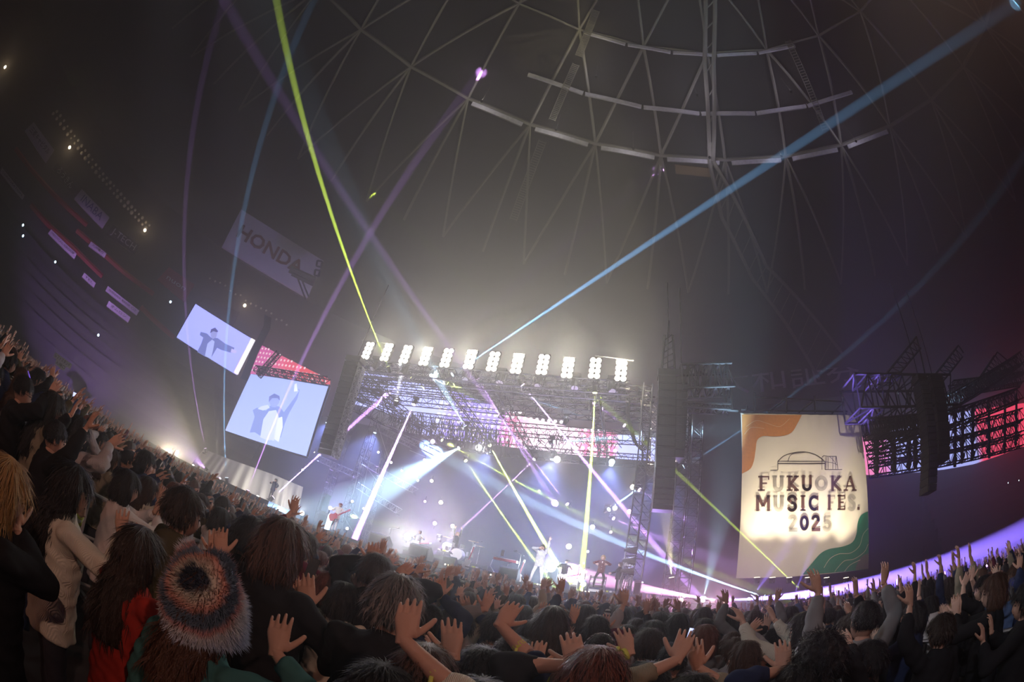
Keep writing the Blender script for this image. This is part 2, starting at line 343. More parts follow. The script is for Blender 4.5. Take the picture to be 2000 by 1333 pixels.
# big hanging board with serif capitals and its bracket
hb = [PH(x, y, 58) for x, y in ((471, 409), (632, 510), (601, 582), (434, 482))]
t = thing('hanging_board', sum(hb, Vector())/4, 'large grey-white hanging board with red-brown serif capitals high on the left', 'sign')
q = MB(); nrm = (hb[1]-hb[0]).cross(hb[3]-hb[0]).normalized(); q.poly(hb, nrm*.4); q.build('board', 'white', t)
tn = -nrm if nrm.dot(hb[0]-EYE) > 0 else nrm
M['honda'] = mat('red_brown_capitals', (.26, .06, .04), .7)
tt = text('lettering', 'HONDA', (hb[0]-hb[3]).length*.46, (hb[0]+hb[1]+hb[2]+hb[3])/4+tn*.25-(hb[1]-hb[0]).normalized()*.6, hb[1]-hb[0], hb[0]-hb[3], 'honda', t, fitw=(hb[1]-hb[0]).length*.74, serif=True)
t = thing('cable_tray_bracket', PH(600, 545, 52), 'dark cable bracket with hoops in front of the hanging board', 'bracket')
for a, c, r in (((566, 526), (615, 548), .55), ((570, 535), (612, 556), .3), ((582, 545), (597, 585), .12), ((590, 548), (603, 580), .12)):
    q = MB(); q.tube(PH(*a, 52), PH(*c, 52), r, 4); q.build('tray_bar', 'black', t)
for (x, y) in ((625, 512), (621, 530)):
    q = MB(); L = [PH(x+dx, y+dy, 52) for dx, dy in ((-5, -3), (4, -1), (2, 10), (-7, 8), (-5, -3))]; q.path(L, .14, 4); q.build('hoop', 'black', t)
# fallen-back sign over the left aisle
c4 = [PH(x, y, 30) for x, y in ((108, 688), (141, 712), (137, 722), (103, 697))]; c5 = [PH(x, y, 30) for x, y in ((110, 702), (130, 716), (124, 725), (107, 711))]
t = thing('aisle_sign', sum(c4, Vector())/4, 'small white two-line entrance sign above the left crowd', 'sign')
for c_, tx in ((c4, 'レフトスタンド'), (c5, '入場口')):
    q = MB(); n_ = (c_[1]-c_[0]).cross(c_[3]-c_[0]).normalized(); n_ = n_ if n_.dot(c_[0]-EYE) > 0 else -n_; q.poly(c_, n_*.08); q.build('board', 'signwhite', t)
    text('lettering', tx, (c_[0]-c_[3]).length*.75, sum(c_, Vector())/4-n_*.03, c_[1]-c_[0], c_[0]-c_[3], 'inkline', t, depth=.01, fitw=(c_[1]-c_[0]).length*.85)
# characters on the far wall above the banner
t = thing('far_wall_sign', PC(1540, 740, 100), 'huge dim violet-grey characters on the far wall above the tall banner', 'sign')
text('lettering', '大和証券', 7.0, PC(1540, 738, 99), PC(1610, 733, 99)-PC(1480, 748, 99), (0, 0, 1), 'signwhite', t, sx=1.25)
# ================================================================ STAGE
SY, SZ = 17.5, 2.05
def bx(name, x0, x1, y0, y1, z0, z1, m, parent=None):
    q = MB(); q.box(((x0+x1)/2, (y0+y1)/2, (z0+z1)/2), (x1-x0, y1-y0, z1-z0)); return q.build(name, m, parent)
st = thing('stage', (-9, 22, 0), 'wide raised concert stage with grey-blue front panels behind the crowd', 'stage')
bx('deck', -27, 4.6, SY, 29, SZ-.15, SZ, 'stage', st)
for k in range(21):
    x0 = -27+k*1.505; bx('front_panel', x0+.02, x0+1.49, SY-.04, SY+.02, .05, SZ-.17, 'fascia', st)
bx('front_lip', -27, 4.6, SY-.12, SY+.05, SZ-.13, SZ+.02, 'rail_dark', st)
bx('camera_track_step', -13, 4.6, SY-1.3, SY-.3, .0, 1.35, 'fascia', st)
rs = thing('drum_riser', (-7.4, 21, SZ), 'low black riser under the drum kit', 'riser'); bx('riser_top', -9.6, -5.4, 19.6, 22.6, SZ, SZ+.45, 'stage', rs); bx('riser_edge', -9.65, -5.35, 19.55, 19.62, SZ+.3, SZ+.47, 'rail_dark', rs)
rs = thing('keyboard_riser', (-4.6, 19, SZ), 'low grey riser in front under the keyboard and the monitor wedge', 'riser'); bx('riser_top', -6.2, -3.5, 18.4, 20.2, SZ, SZ+.22, 'stage', rs)
wg = thing('wing_walkway', (-22, 18.5, SZ), 'raised olive-lit walkway running out to the left of the stage', 'walkway')
bx('walkway_deck', -32, -17, 17.6, 20.6, SZ+.01, SZ+.32, 'fascia', wg)
q = MB(); q.poly([(-33, 29.2, SZ), (5.2, 29.2, SZ), (5.2, 29.2, 11.6), (-31, 29.2, 11.6)], (0, .2, 0)); tag(q.build('backdrop', 'blackdrape'), 'dark blue cloth backdrop closing the stage behind the band', 'backdrop')
# grey lit drape behind the left walkway, in soft folds
def drape(name, top, bot, yb, lab, n=90, amp=.16, m='drape'):
    q = MB(); T = []; B = []
    def along(L, t):
        t *= len(L)-1; i = min(int(t), len(L)-2); return Vector(L[i]).lerp(Vector(L[i+1]), t-i)
    rows = 14; vs = []
    for r in range(rows+1):
        row = []
        for i in range(n+1):
            t = i/n; a = along(top, t); c = along(bot, t); p = a.lerp(c, r/rows)
            f = amp*(.3+r/rows)*(math.sin(t*46+math.sin(t*13)*2)+.5*math.sin(t*97+1)); row.append(P(p.x, p.y, yb+f))
        vs += row
    fs = [(r*(n+1)+i, r*(n+1)+i+1, (r+1)*(n+1)+i+1, (r+1)*(n+1)+i) for r in range(rows) for i in range(n)]
    q.add(vs, fs); return tag(q.build(name, m, smooth=True), lab, 'curtain')
drape('grey_drape', [Vector((398, 878, 0)), Vector((450, 898, 0)), Vector((530, 926, 0)), Vector((592, 952, 0))], [Vector((355, 925, 0)), Vector((420, 945, 0)), Vector((520, 985, 0)), Vector((582, 1005, 0))], 25.5, 'grey wrinkled cloth drape lit from the floor behind the left walkway')

# ---------------------------------------------------------------- trusses
def truss(a, b2, w_, h_, bays, lab, name='lighting_truss', group='roof trusses over the stage', r=.035, m='steel', lr=.02, ud=(0, 0, 1)):
    a = Vector(a); b2 = Vector(b2); d = b2-a; dn = d.normalized(); u = Vector(ud); u = (u-dn*u.dot(dn)).normalized(); s = dn.cross(u)
    t = thing(name, (a+b2)/2, lab, 'truss', group); cs = [s*w_/2*i+u*h_/2*j for i, j in ((-1, -1), (1, -1), (1, 1), (-1, 1))]
    for c in cs: q = MB(); q.tube(a+c, b2+c, r, 5); q.build('chord', m, t)
    q = MB()
    for k in range(bays):
        for i in range(4):
            c0, c1 = cs[i], cs[(i+1) % 4]
            if k % 2: c0, c1 = c1, c0
            q.tube(a+d*k/bays+c0, a+d*(k+1)/bays+c1, lr, 3, cap=False); q.tube(a+d*k/bays+c0, a+d*k/bays+c1, lr, 3, cap=False)
    tag(q.build('lacing', m, t), kind='stuff'); return t
zb = P(963, 706, 20).z
truss((-17.0, 20.2, zb-1.1), (-.2, 20.2, zb-1.1), .75, .75, 30, 'long front truss that carries the row of twelve dazzling lamps', group='roof trusses over the stage', r=.05)
q = MB()
t = thing('top_pipe', (-8, 20.2, zb+1), 'thin pipe with wire clamps above the row of dazzling lamps', 'pipe')
for x0, x1 in ((-17.0, -14.5), (-2.2, -.1)): q = MB(); q.tube((x0, 20.3, zb+.95), (x1, 20.3, zb+.8), .035, 5); q.build('pipe_length', 'rail', t)
def tr(p, q_, Y, w_=.7, h_=.7, bays=24, lab='', **k): return truss(P(*p, Y), P(*q_, Y), w_, h_, bays, lab, **k)
for i, (p, q_, Y, lab) in enumerate([((700, 732), (1270, 772), 21.5, 'roof truss directly behind the dazzling lamp row'), ((690, 745), (1278, 792), 23, 'second roof truss behind the dazzling lamp row'), ((688, 768), (1280, 812), 24.5, 'middle roof truss, hung with small movers'),
        ((770, 812), (1280, 858), 27, 'roof truss that crosses the dotted screen band'), ((845, 862), (1270, 902), 28.6, 'rear truss along the lower edge of the screen band')]):
    tr(p, q_, Y, bays=26, lab=lab, m='dark_steel', r=.04, lr=.02)
for i, (a, c) in enumerate([((700, 732), (850, 860)), ((860, 742), (965, 880)), ((960, 750), (1035, 885)), ((1160, 765), (1180, 895)), ((1262, 772), (1262, 905))]):
    truss(P(*a, 20.6), P(*c, 28.4), .5, .6, 16, ['leftmost', 'second', 'third', 'middle', 'fifth', 'sixth', 'rightmost'][i]+' of the depth-wise trusses tying the roof rows together', m='dark_steel', r=.035, lr=.018)
for i, (a, c, Y) in enumerate([((676, 742), (765, 760), 22), ((680, 764), (778, 790), 22.5), ((690, 790), (830, 850), 23.5)]):
    truss(P(*a, Y), P(*c, Y), .6, .8, 12, ['upper', 'middle', 'lower'][i]+' short truss at the left end of the stage roof', m='dark_steel', r=.04, lr=.02)
# radial struts of the left roof corner, seen against the screen
t = thing('spider_brace', P(703, 768, 22), 'fan of thin braces against the bright screen at the left roof corner', 'brace')
for x, y in ((680, 780), (690, 783), (702, 785), (716, 788), (678, 768), (745, 775), (728, 790)): q = MB(); q.tube(P(703, 768, 22), P(x, y, 22), .04, 4); q.build('strut', 'dark_steel', t)
t = thing('spider_brace', P(747, 775, 22), 'second fan of thin braces right of the first one', 'brace')
for x, y in ((735, 795), (750, 812), (772, 798), (765, 822), (725, 768)): q = MB(); q.tube(P(747, 775, 22), P(x, y, 22), .04, 4); q.build('strut', 'dark_steel', t)
# shaggy cable and hose bundles that fill the roof (countless thin lines)
q = MB()
for i in range(330):
    x = R.uniform(765, 1000); t_ = (x-765)/235; y = 808+t_*48+R.uniform(-14, 22); Y = R.uniform(24, 27)
    q.tube(P(x, y, Y), P(x+R.uniform(-9, 5), y+R.uniform(12, 26), Y), .03, 3, cap=False)
for i in range(120):
    x = R.uniform(1000, 1210); y = 850+(x-1000)*.05+R.uniform(-12, 22); Y = R.uniform(26, 28); q.tube(P(x, y, Y), P(x+R.uniform(-14, 14), y+R.uniform(6, 18), Y), .03, 3, cap=False)
tag(tag(q.build('hanging_cables', 'black'), 'dense hanging cables and short braces in front of the screen band', 'cables'), kind='stuff')
# towers either side
def tower(x, y, z0, z1, w_, lab, m='steel', bays=22, **k): return truss((x, y, z0), (x, y, z1), w_, w_, bays, lab, name='tower_truss', group='upright tower trusses', ud=(0, 1, 0), m=m, **k)
for px_, Y, z1, lab in ((1243, 18.6, 11.8, 'slim upright truss at the right edge of the stage opening'), (1262, 19.8, 11.8, 'second slim upright truss just behind the right stage edge')):
    c = P(px_, 1000, Y); tower(c.x, c.y, SZ, z1, .42, lab, m='rail_dark', r=.03, lr=.018)
for i, (px_, Y) in enumerate(((1325, 21), (1352, 23))): c = P(px_, 1000, Y); tower(c.x, c.y, 0, 12, .6, ['upright truss right of the central loudspeaker tower', 'upright truss farther right in blue haze'][i], m='dark_steel')
for i, (px_, Y) in enumerate(((690, 24), (735, 25), (640, 24.5))): c = P(px_, 960, Y); tower(c.x, c.y, SZ, 10.5, .5, ['thin scaffold upright left of centre stage', 'thin scaffold upright behind the bassist', 'leftmost thin scaffold upright by the hanging array'][i], m='steel', bays=18, r=.02, lr=.012)
for i, (a, c, Y) in enumerate([((735, 835), (805, 870), 25), ((705, 900), (812, 960), 24.5), ((700, 950), (780, 1000), 24.5), ((780, 850), (860, 890), 26), ((620, 895), (700, 930), 25)]):
    truss(P(*a, Y), P(*c, Y), .4, .4, 14, ['highest', 'middle', 'lowest', 'rear', 'far left'][i]+' thin cross ladder of the left stage scaffold', m='rail_dark', r=.018, lr=.012, group='thin cross ladders of the left scaffold')
t = thing('guy_wires', P(700, 900, 24), 'thin pale stay wires crossing the left side of the stage', 'wires')
for a, c in (((738, 830), (700, 1000)), ((738, 830), (760, 900)), ((705, 900), (680, 1010)), ((705, 900), (745, 950)), ((800, 880), (860, 905)), ((745, 880), (735, 960)), ((660, 990), (690, 1040)), ((672, 990), (668, 1040)), ((690, 1000), (704, 1015))): q = MB(); q.tube(P(*a, 24), P(*c, 24), .018, 3); q.build('wire', 'rail', t)

# ---------------------------------------------------------------- big video screens and the dotted band
def led(name, stops, dots=None, scale=1.0, x0=0, x1=1):
    m = bpy.data.materials.new(name); m.use_nodes = True; nt = m.node_tree; b = nt.nodes['Principled BSDF']; b.inputs['Base Color'].default_value = (.01, .01, .01, 1)
    tc = nt.nodes.new('ShaderNodeTexCoord'); sp = nt.nodes.new('ShaderNodeSeparateXYZ'); nt.links.new(tc.outputs['Object'], sp.inputs[0])
    mr = nt.nodes.new('ShaderNodeMapRange'); mr.inputs[1].default_value = x0; mr.inputs[2].default_value = x1; nt.links.new(sp.outputs[0], mr.inputs[0])
    cr = nt.nodes.new('ShaderNodeValToRGB'); nt.links.new(mr.outputs[0], cr.inputs[0]); e = cr.color_ramp.elements
    while len(e) > 1: e.remove(e[-1])
    e[0].position = stops[0][0]; e[0].color = (*stops[0][1], 1)
    for p, c in stops[1:]: k = e.new(p); k.color = (*c, 1)
    out = cr.outputs[0]
    if dots:
        vm = nt.nodes.new('ShaderNodeVectorMath'); vm.operation = 'SCALE'; vm.inputs['Scale'].default_value = 1/dots; nt.links.new(tc.outputs['Object'], vm.inputs[0])
        fr = nt.nodes.new('ShaderNodeVectorMath'); fr.operation = 'FRACTION'; nt.links.new(vm.outputs[0], fr.inputs[0])
        sb = nt.nodes.new('ShaderNodeVectorMath'); sb.operation = 'SUBTRACT'; sb.inputs[1].default_value = (.5, 0, .5); nt.links.new(fr.outputs[0], sb.inputs[0])
        s2 = nt.nodes.new('ShaderNodeSeparateXYZ'); nt.links.new(sb.outputs[0], s2.inputs[0])
        cb = nt.nodes.new('ShaderNodeCombineXYZ'); nt.links.new(s2.outputs[0], cb.inputs[0]); nt.links.new(s2.outputs[2], cb.inputs[1])
        ln = nt.nodes.new('ShaderNodeVectorMath'); ln.operation = 'LENGTH'; nt.links.new(cb.outputs[0], ln.inputs[0])
        m2 = nt.nodes.new('ShaderNodeMapRange'); m2.inputs[1].default_value = .22; m2.inputs[2].default_value = .40; m2.inputs[3].default_value = 1; m2.inputs[4].default_value = 0; nt.links.new(ln.outputs['Value'], m2.inputs[0])
        al = nt.nodes.new('ShaderNodeMath'); al.operation = 'MULTIPLY'; nt.links.new(m2.outputs[0], al.inputs[0]); nt.links.new(cr.outputs[1], al.inputs[1])
        # how strongly dots show is carried by the ramp's alpha
        mx = nt.nodes.new('ShaderNodeMix'); mx.data_type = 'RGBA'; nt.links.new(al.outputs[0], mx.inputs[0]); nt.links.new(out, mx.inputs[6]); mx.inputs[7].default_value = (.95, .85, 1, 1)
        for k, s_ in enumerate(stops):
            pass
        out = mx.outputs[2]
    nt.links.new(out, b.inputs['Emission Color']); b.inputs['Emission Strength'].default_value = scale
    m.cycles.emission_sampling = 'NONE'; return m
YB = 40
def band(name, pts, m, lab):
    c = [P(x, y, YB) for x, y in pts]; ctr = sum(c, Vector())/len(c); t = thing(name, ctr, lab, 'screen', 'dotted screen band behind the roof')
    q = MB(); q.poly(c, (0, .4, 0)); q.build('display_face', m, t); return ctr
LAV = (.34, .38, .80); BLU = (.22, .17, .72); PNK = (.85, .14, .32); WPK = (.85, .55, .72); RED = (.8, .06, .12)
def rampx(ctr, L): # list of (px, py, color) -> stops in local x
    xs = [P(x, y, YB).x-ctr.x for x, y, c in L]; x0, x1 = min(xs), max(xs)
    return [((x-x0)/(x1-x0), c) for x, (_, _, c) in zip(xs, L)], x0, x1
pts = [(668, 782), (675, 735), (692, 722), (790, 742), (905, 770), (1010, 812), (1130, 838), (1212, 848), (1283, 856), (1285, 918), (1195, 911), (1010, 897), (935, 886), (870, 872), (800, 832), (745, 800)]
cc = sum((P(x, y, YB) for x, y in pts), Vector())/len(pts)
stp, x0, x1 = rampx(cc, [(668, 782, RED), (674, 782, RED), (680, 782, LAV), (850, 850, LAV), (865, 860, BLU), (960, 880, BLU), (985, 885, PNK), (1040, 890, WPK), (1110, 895, WPK), (1140, 895, PNK), (1195, 900, PNK), (1205, 902, LAV), (1283, 905, LAV)])
mm = led('main_band', stp, None, 2.5, x0, x1)
band('led_band', pts, mm, 'long dotted blue, pink and lavender screen band seen through the roof trusses')
mdot = MB(); dsz = .26
def in_poly(x, y, poly):
    c = False; n = len(poly)
    for i in range(n):
        (xa, ya), (xb, yb) = poly[i], poly[i-1]
        if (ya > y) != (yb > y) and x < (xb-xa)*(y-ya)/(yb-ya)+xa: c = not c
    return c
M['led_dot'] = emis('led_dot_white', (.95, .85, 1), 2.4); M['led_dot_pink'] = emis('led_dot_pink', (1, .7, .75), 1.6)
def dots(poly, name, m, step=.62, Y=YB-.05, keep=lambda x, y: True, lab='grid of bright round pixels on the screen band'):
    c = [P(x, y, Y) for x, y in poly]; x0, x1 = min(p.x for p in c), max(p.x for p in c); z0, z1 = min(p.z for p in c), max(p.z for p in c); q = MB(); i = 0
    x = x0
    while x < x1:
        z = z0
        while z < z1:
            px, py = pix((x, Y, z))
            if in_poly(px, py, poly) and keep(px, py): q.add([(x+dsz*math.cos(a*math.pi/3)*.75, Y, z+dsz*math.sin(a*math.pi/3)*.75) for a in range(6)], [(0, 1, 2, 3, 4, 5)])
            z += step
        x += step
    return q
# parts of the band: pixel grids (past counting)
def add_dots(parent_name, *a, **k):
    par = [o for o in sc.objects if o.name == parent_name][0]; q = dots(*a, **k); o = q.build('pixel_grid', a[2], par); o['kind'] = 'stuff'
add_dots('led_band', [(858, 770), (1205, 848), (1205, 912), (1010, 897), (935, 886), (870, 872), (845, 850)], 'd', 'led_dot')
lp = [(510, 674), (642, 741), (641, 754), (490, 732), (486, 725)]
band('led_band', lp, led('left_band', [(0, (.7, .10, .38)), (.5, (.85, .10, .22)), (1, (.8, .05, .08))], None, 1.5, -4, 4), 'red and pink dotted wedge of the screen band above the lower video screen')
add_dots('led_band.001', lp, 'd', 'led_dot_pink', step=.75)
rp = [(1686, 852), (1760, 838), (1850, 812), (1905, 800), (1998, 788), (2030, 790), (2030, 860), (1998, 872), (1905, 905), (1850, 915), (1760, 924), (1692, 926)]
cc = sum((P(x, y, YB) for x, y in rp), Vector())/len(rp)
stp, x0, x1 = rampx(cc, [(1686, 890, (.8, .2, .4)), (1730, 890, (.7, .2, .5)), (1742, 885, LAV), (1905, 860, LAV), (1915, 855, RED), (1990, 835, RED), (2030, 830, RED)])
band('led_band', rp, led('right_band', stp, None, 1.9, x0, x1), 'pink, lavender and red screen band behind the dark trusses at the right edge')
# video screens
def screen(corners, name, lab, m, edge=None):
    c = corners; ctr = sum(c, Vector())/4; t = thing(name, ctr, lab, 'screen', 'video screens left of the stage'); nrm = (c[1]-c[0]).cross(c[3]-c[0]).normalized()
    if nrm.dot(c[0]-EYE) < 0: nrm = -nrm
    q = MB(); q.poly(c, nrm*.35); q.build('display_face', m, t)
    q = MB()
    for i in range(4): q.tube(c[i]+nrm*.2, c[(i+1) % 4]+nrm*.2, .12, 4)
    q.build('frame', 'black', t); return t, nrm
def picmat(name, a, b_, z0, z1, s=1):
    m = bpy.data.materials.new(name); m.use_nodes = True; nt = m.node_tree; b = nt.nodes['Principled BSDF']; b.inputs['Base Color'].default_value = (.01, .01, .01, 1)
    tc = nt.nodes.new('ShaderNodeTexCoord'); sp = nt.nodes.new('ShaderNodeSeparateXYZ'); nt.links.new(tc.outputs['Object'], sp.inputs[0]); mr = nt.nodes.new('ShaderNodeMapRange'); mr.inputs[1].default_value = z0; mr.inputs[2].default_value = z1
    nt.links.new(sp.outputs[2], mr.inputs[0]); mx = nt.nodes.new('ShaderNodeMix'); mx.data_type = 'RGBA'; nt.links.new(mr.outputs[0], mx.inputs[0]); mx.inputs[6].default_value = (*a, 1); mx.inputs[7].default_value = (*b_, 1)
    nt.links.new(mx.outputs[2], b.inputs['Emission Color']); b.inputs['Emission Strength'].default_value = s; m.cycles.emission_sampling = 'NONE'; return m
def pol(fn, pts, name, m, parent, nrm, off=.03):
    q = MB(); q.poly([fn(*p)-nrm*off for p in pts]); return q.build(name, m, parent)
E_ = {}
def em(c, s=1.0):
    k = (c, s)
    if k not in E_: E_[k] = emis('screen_picture', c, s*1.45)
    return E_[k]
F2 = lambda x, y: P(x, y, 24)
t2, n2 = screen([F2(490, 731), F2(641, 752), F2(597, 891), F2(440, 841)], 'video_screen', 'large lower video screen showing a performer with one arm raised', picmat('lower_screen_image', (.42, .52, .98), (.38, .47, .95), -3, 3, 1.5))
jk = (.24, .32, .74); lt = (.62, .70, 1); mid = (.32, .40, .86); wh = (.80, .86, 1); dk = (.16, .20, .55)
pol(F2, [(507, 851), (498, 845), (488, 846), (498, 815), (494, 802), (503, 797), (520, 803), (530, 792), (546, 795), (555, 806), (577, 776), (585, 764), (580, 760), (586, 762), (581, 780), (565, 808), (556, 830), (549, 855), (530, 862)], 'picture_jacket', em(jk), t2, n2, .03)
pol(F2, [(509, 855), (515, 820), (526, 804), (540, 802), (545, 815), (536, 862), (520, 860)], 'picture_shirt', em(lt), t2, n2, .05)
pol(F2, [(535, 858), (543, 818), (552, 815), (553, 835), (545, 864)], 'picture_light_fold', em(wh), t2, n2, .05)
pol(F2, [(527, 788), (529, 777), (538, 772), (546, 777), (546, 788), (539, 797), (531, 796)], 'picture_face', em(mid), t2, n2, .06)
pol(F2, [(526, 787), (527, 776), (537, 770), (547, 775), (548, 784), (543, 779), (533, 779)], 'picture_hair', em(dk), t2, n2, .08)
pol(F2, [(575, 766), (576, 752), (580, 750), (582, 765)], 'picture_raised_hand', em(wh), t2, n2, .06)
pol(F2, [(504, 800), (511, 795), (524, 792), (528, 798), (515, 803)], 'picture_microphone_hand', em(lt), t2, n2, .07)
c1 = [PH(382, 594, 45), PH(497, 665, 45), PH(463, 733, 45), PH(345, 659, 45)]
nn = (c1[1]-c1[0]).cross(c1[3]-c1[0]).normalized(); nn = nn if nn.dot(c1[0]-EYE) > 0 else -nn
def F1(x, y): d = ray(x, y); return EYE+d*((c1[0]-EYE).dot(nn)/d.dot(nn))
c1 = [F1(382, 594), F1(497, 665), F1(463, 733), F1(345, 659)]
t1, n1 = screen(c1, 'video_screen', 'smaller upper video screen showing a performer with an outstretched arm', picmat('upper_screen_image', (.30, .34, .92), (.36, .38, .95), -4, 4, 1.9))
pol(F1, [(385, 688), (393, 672), (397, 660), (390, 655), (392, 649), (404, 652), (412, 660), (425, 661), (440, 672), (458, 680), (452, 690), (432, 684), (424, 680), (412, 700), (400, 697)], 'picture_jacket', em((.14, .17, .50)), t1, n1, .05)
pol(F1, [(400, 696), (405, 672), (414, 664), (419, 668), (416, 684), (412, 702)], 'picture_shirt', em((.42, .48, .95)), t1, n1, .08)
pol(F1, [(411, 657), (412, 646), (420, 643), (425, 650), (422, 660), (415, 663)], 'picture_face', em((.30, .32, .72)), t1, n1, .1)
pol(F1, [(410, 652), (412, 644), (420, 641), (426, 648), (424, 650), (416, 648)], 'picture_hair', em((.08, .08, .30)), t1, n1, .12)
pol(F1, [(452, 682), (462, 686), (460, 691), (450, 689)], 'picture_hand', em((.55, .5, .95)), t1, n1, .12)
pol(F1, [(491, 661), (497, 665), (469, 721), (463, 733), (456, 728), (464, 712)], 'picture_dotted_strip', em((.9, .25, .45)), t1, n1, .05)
q = MB()
for i in range(22):
    for j in range(3):
        t_ = (i+.5)/22; a = F1(491+(457-491)*t_+j*2.4+1, 662+(729-662)*t_+j*1.4); 
        xd = (c1[1]-c1[0]).normalized()*.13; ud = (c1[0]-c1[3]).normalized()*.13; q.add([a-n1*.09+xd*math.cos(g)+ud*math.sin(g) for g in (0, 1.05, 2.1, 3.14, 4.2, 5.25)], [(0, 1, 2, 3, 4, 5)])
tag(q.build('picture_dots', em((1, .95, 1), 1.1), t1), kind='stuff')
# trusses and a dark mast between the two screens
truss(P(500, 722, 23.7), P(640, 745, 23.7), .5, .5, 16, 'short dark truss carrying the lower video screen', m='black', r=.05, lr=.035)
truss(P(505, 735, 22.9), P(545, 690, 22.9), .4, .4, 8, 'thin upright truss in front of the red dotted wedge', m='black', r=.05, lr=.03)
t = thing('dark_mast', P(500, 690, 25), 'dark covered mast between the two video screens', 'mast'); q = MB()
q.rings([[P(x+dx, y+dy, 25+k) for dx, dy, k in ((-7, -3, 0), (6, 3, 0), (6, 3, .8), (-7, -3, .8))] for x, y in ((477, 742), (497, 690), (522, 640), (524, 618))]); q.build('mast_cover', 'black', t)

# ---------------------------------------------------------------- hung loudspeaker arrays
def array(pts, Y, wx, lab, n=14, m='black', dep=.7, face='grill'):
    L = [P(x, y, Y) for x, y in pts]; t = thing('line_array', L[0], lab, 'loudspeaker', 'hung loudspeaker arrays')
    def al(u): u *= len(L)-1; i = min(int(u), len(L)-2); return L[i].lerp(L[i+1], u-i)
    for k in range(n):
        a = al(k/n); c = al((k+.9)/n); d = (c-a).normalized(); s = Vector((1, 0, 0)); f = d.cross(s).normalized(); rot = Matrix((s, f, d)).transposed()
        q = MB(); q.box((a+c)/2, (wx, dep, (c-a).length), rot); cab = q.build('cabinet', m, t)
        q = MB(); q.box((a+c)/2-Vector((0, dep/2+.02, 0)), (wx*.86, .03, (c-a).length*.8), rot); g_ = q.build('grille', face, cab)
    q = MB(); q.box(L[0]+Vector((0, 0, .25)), (wx*1.1, dep, .3)); q.build('fly_frame', m, t); q = MB(); q.tube(L[0]+Vector((0, 0, .3)), L[0]+Vector((0, 0, 6)), .03, 4); q.build('chain', 'dark_steel', t); return t
array([(692, 712), (683, 745), (668, 800), (652, 850), (640, 893)], 18.8, 1.0, 'curved loudspeaker array hanging left of the stage', 18)
truss(P(706, 720, 18.3), P(655, 893, 18.3), .32, .32, 22, 'pale perforated rigging frame along the left hanging array', m='rail', r=.03, lr=.03)
array([(1303, 742), (1302, 800), (1299, 880), (1296, 960), (1292, 1000)], 18.4, .85, 'tall straight loudspeaker array hanging right of the stage opening', 16)
array([(1330, 742), (1328, 820), (1322, 900)], 19.6, .6, 'narrow loudspeaker array just behind the tall straight one', 10)
t = thing('rigging_mast', P(1305, 690, 18.6), 'dark latticed mast above the tall straight loudspeaker array', 'mast')
for dx in (-14, 14): q = MB(); q.tube(P(1305+dx, 738, 18.6), P(1306+dx*.55, 655, 18.6), .06, 4); q.build('mast_leg', 'dark_steel', t)
for k in range(7): y = 738-k*12; q = MB(); q.tube(P(1291+k, y, 18.6), P(1319-k, y-12, 18.6), .035, 3); q.build('mast_brace', 'dark_steel', t)
q = MB(); q.tube(P(1306, 655, 18.6), P(1306, 627, 18.6), .05, 4); q.build('mast_tip', 'dark_steel', t)
array([(1797, 752), (1805, 790), (1812, 840), (1815, 900), (1812, 966)], 15.5, .62, 'curved loudspeaker array with grey grilles near the right edge', 18, face='steel')
array([(1825, 752), (1833, 800), (1838, 860), (1836, 905)], 16.3, .9, 'black loudspeaker block behind the right curved array', 10)
# dark rigging right of the banner
tr((1330, 745), (1428, 742), 19.5, 1.1, 1.3, 8, 'dark box truss between the loudspeaker tower and the banner', m='black', r=.07, lr=.05)
tr((1332, 795), (1425, 800), 19.5, .6, .25, 8, 'lower dark beam between the loudspeaker tower and the banner', m='black', r=.07, lr=.05)
t = thing('catwalk_box', P(1430, 770, 19.5), 'dark hanging ladder box left of the banner top', 'platform')
for a, c in (((1424, 740), (1431, 800)), ((1410, 742), (1418, 800)), ((1405, 800), (1442, 803)), ((1424, 740), (1418, 800))): q = MB(); q.tube(P(*a, 19.4), P(*c, 19.4), .07, 4); q.build('bar', 'black', t)
tr((1660, 780), (1848, 776), 17, 1.7, 1.7, 9, 'deep dark box truss right of the banner top', m='black', r=.07, lr=.05)
for i, (a, c, e, Y) in enumerate([((1712, 752), (1790, 658), (1808, 738), 17.2), ((1812, 750), (1872, 675), (1882, 690), 18), ((1905, 752), (1948, 688), (1968, 705), 19.5)]):
    t = thing('raking_mast', P(*a, Y), ['tall raking lattice mast above the deep dark truss', 'second raking lattice mast right of the tallest', 'faint third raking lattice mast near the right edge'][i], 'mast', 'raking masts at the right')
    A_, B_, C_ = P(*a, Y), P(*c, Y), P(*e, Y); off = Vector((0, .5, .0))
    for u, v_ in ((A_, B_), (B_, C_), (A_+off, B_+off), (P(a[0]+24, a[1]+2, Y), P(c[0]+8, c[1]+22, Y))): q = MB(); q.tube(u, v_, .06, 4); q.build('mast_leg', 'black', t)
    D_, F_ = P(a[0]+24, a[1]+2, Y), P(c[0]+8, c[1]+22, Y); q = MB()
    for k in range(9): q.tube(A_.lerp(B_, k/9), D_.lerp(F_, (k+1)/9), .03, 3); q.tube(A_.lerp(B_, k/9), D_.lerp(F_, k/9), .03, 3)
    tag(q.build('lacing', 'black', t), kind='stuff')
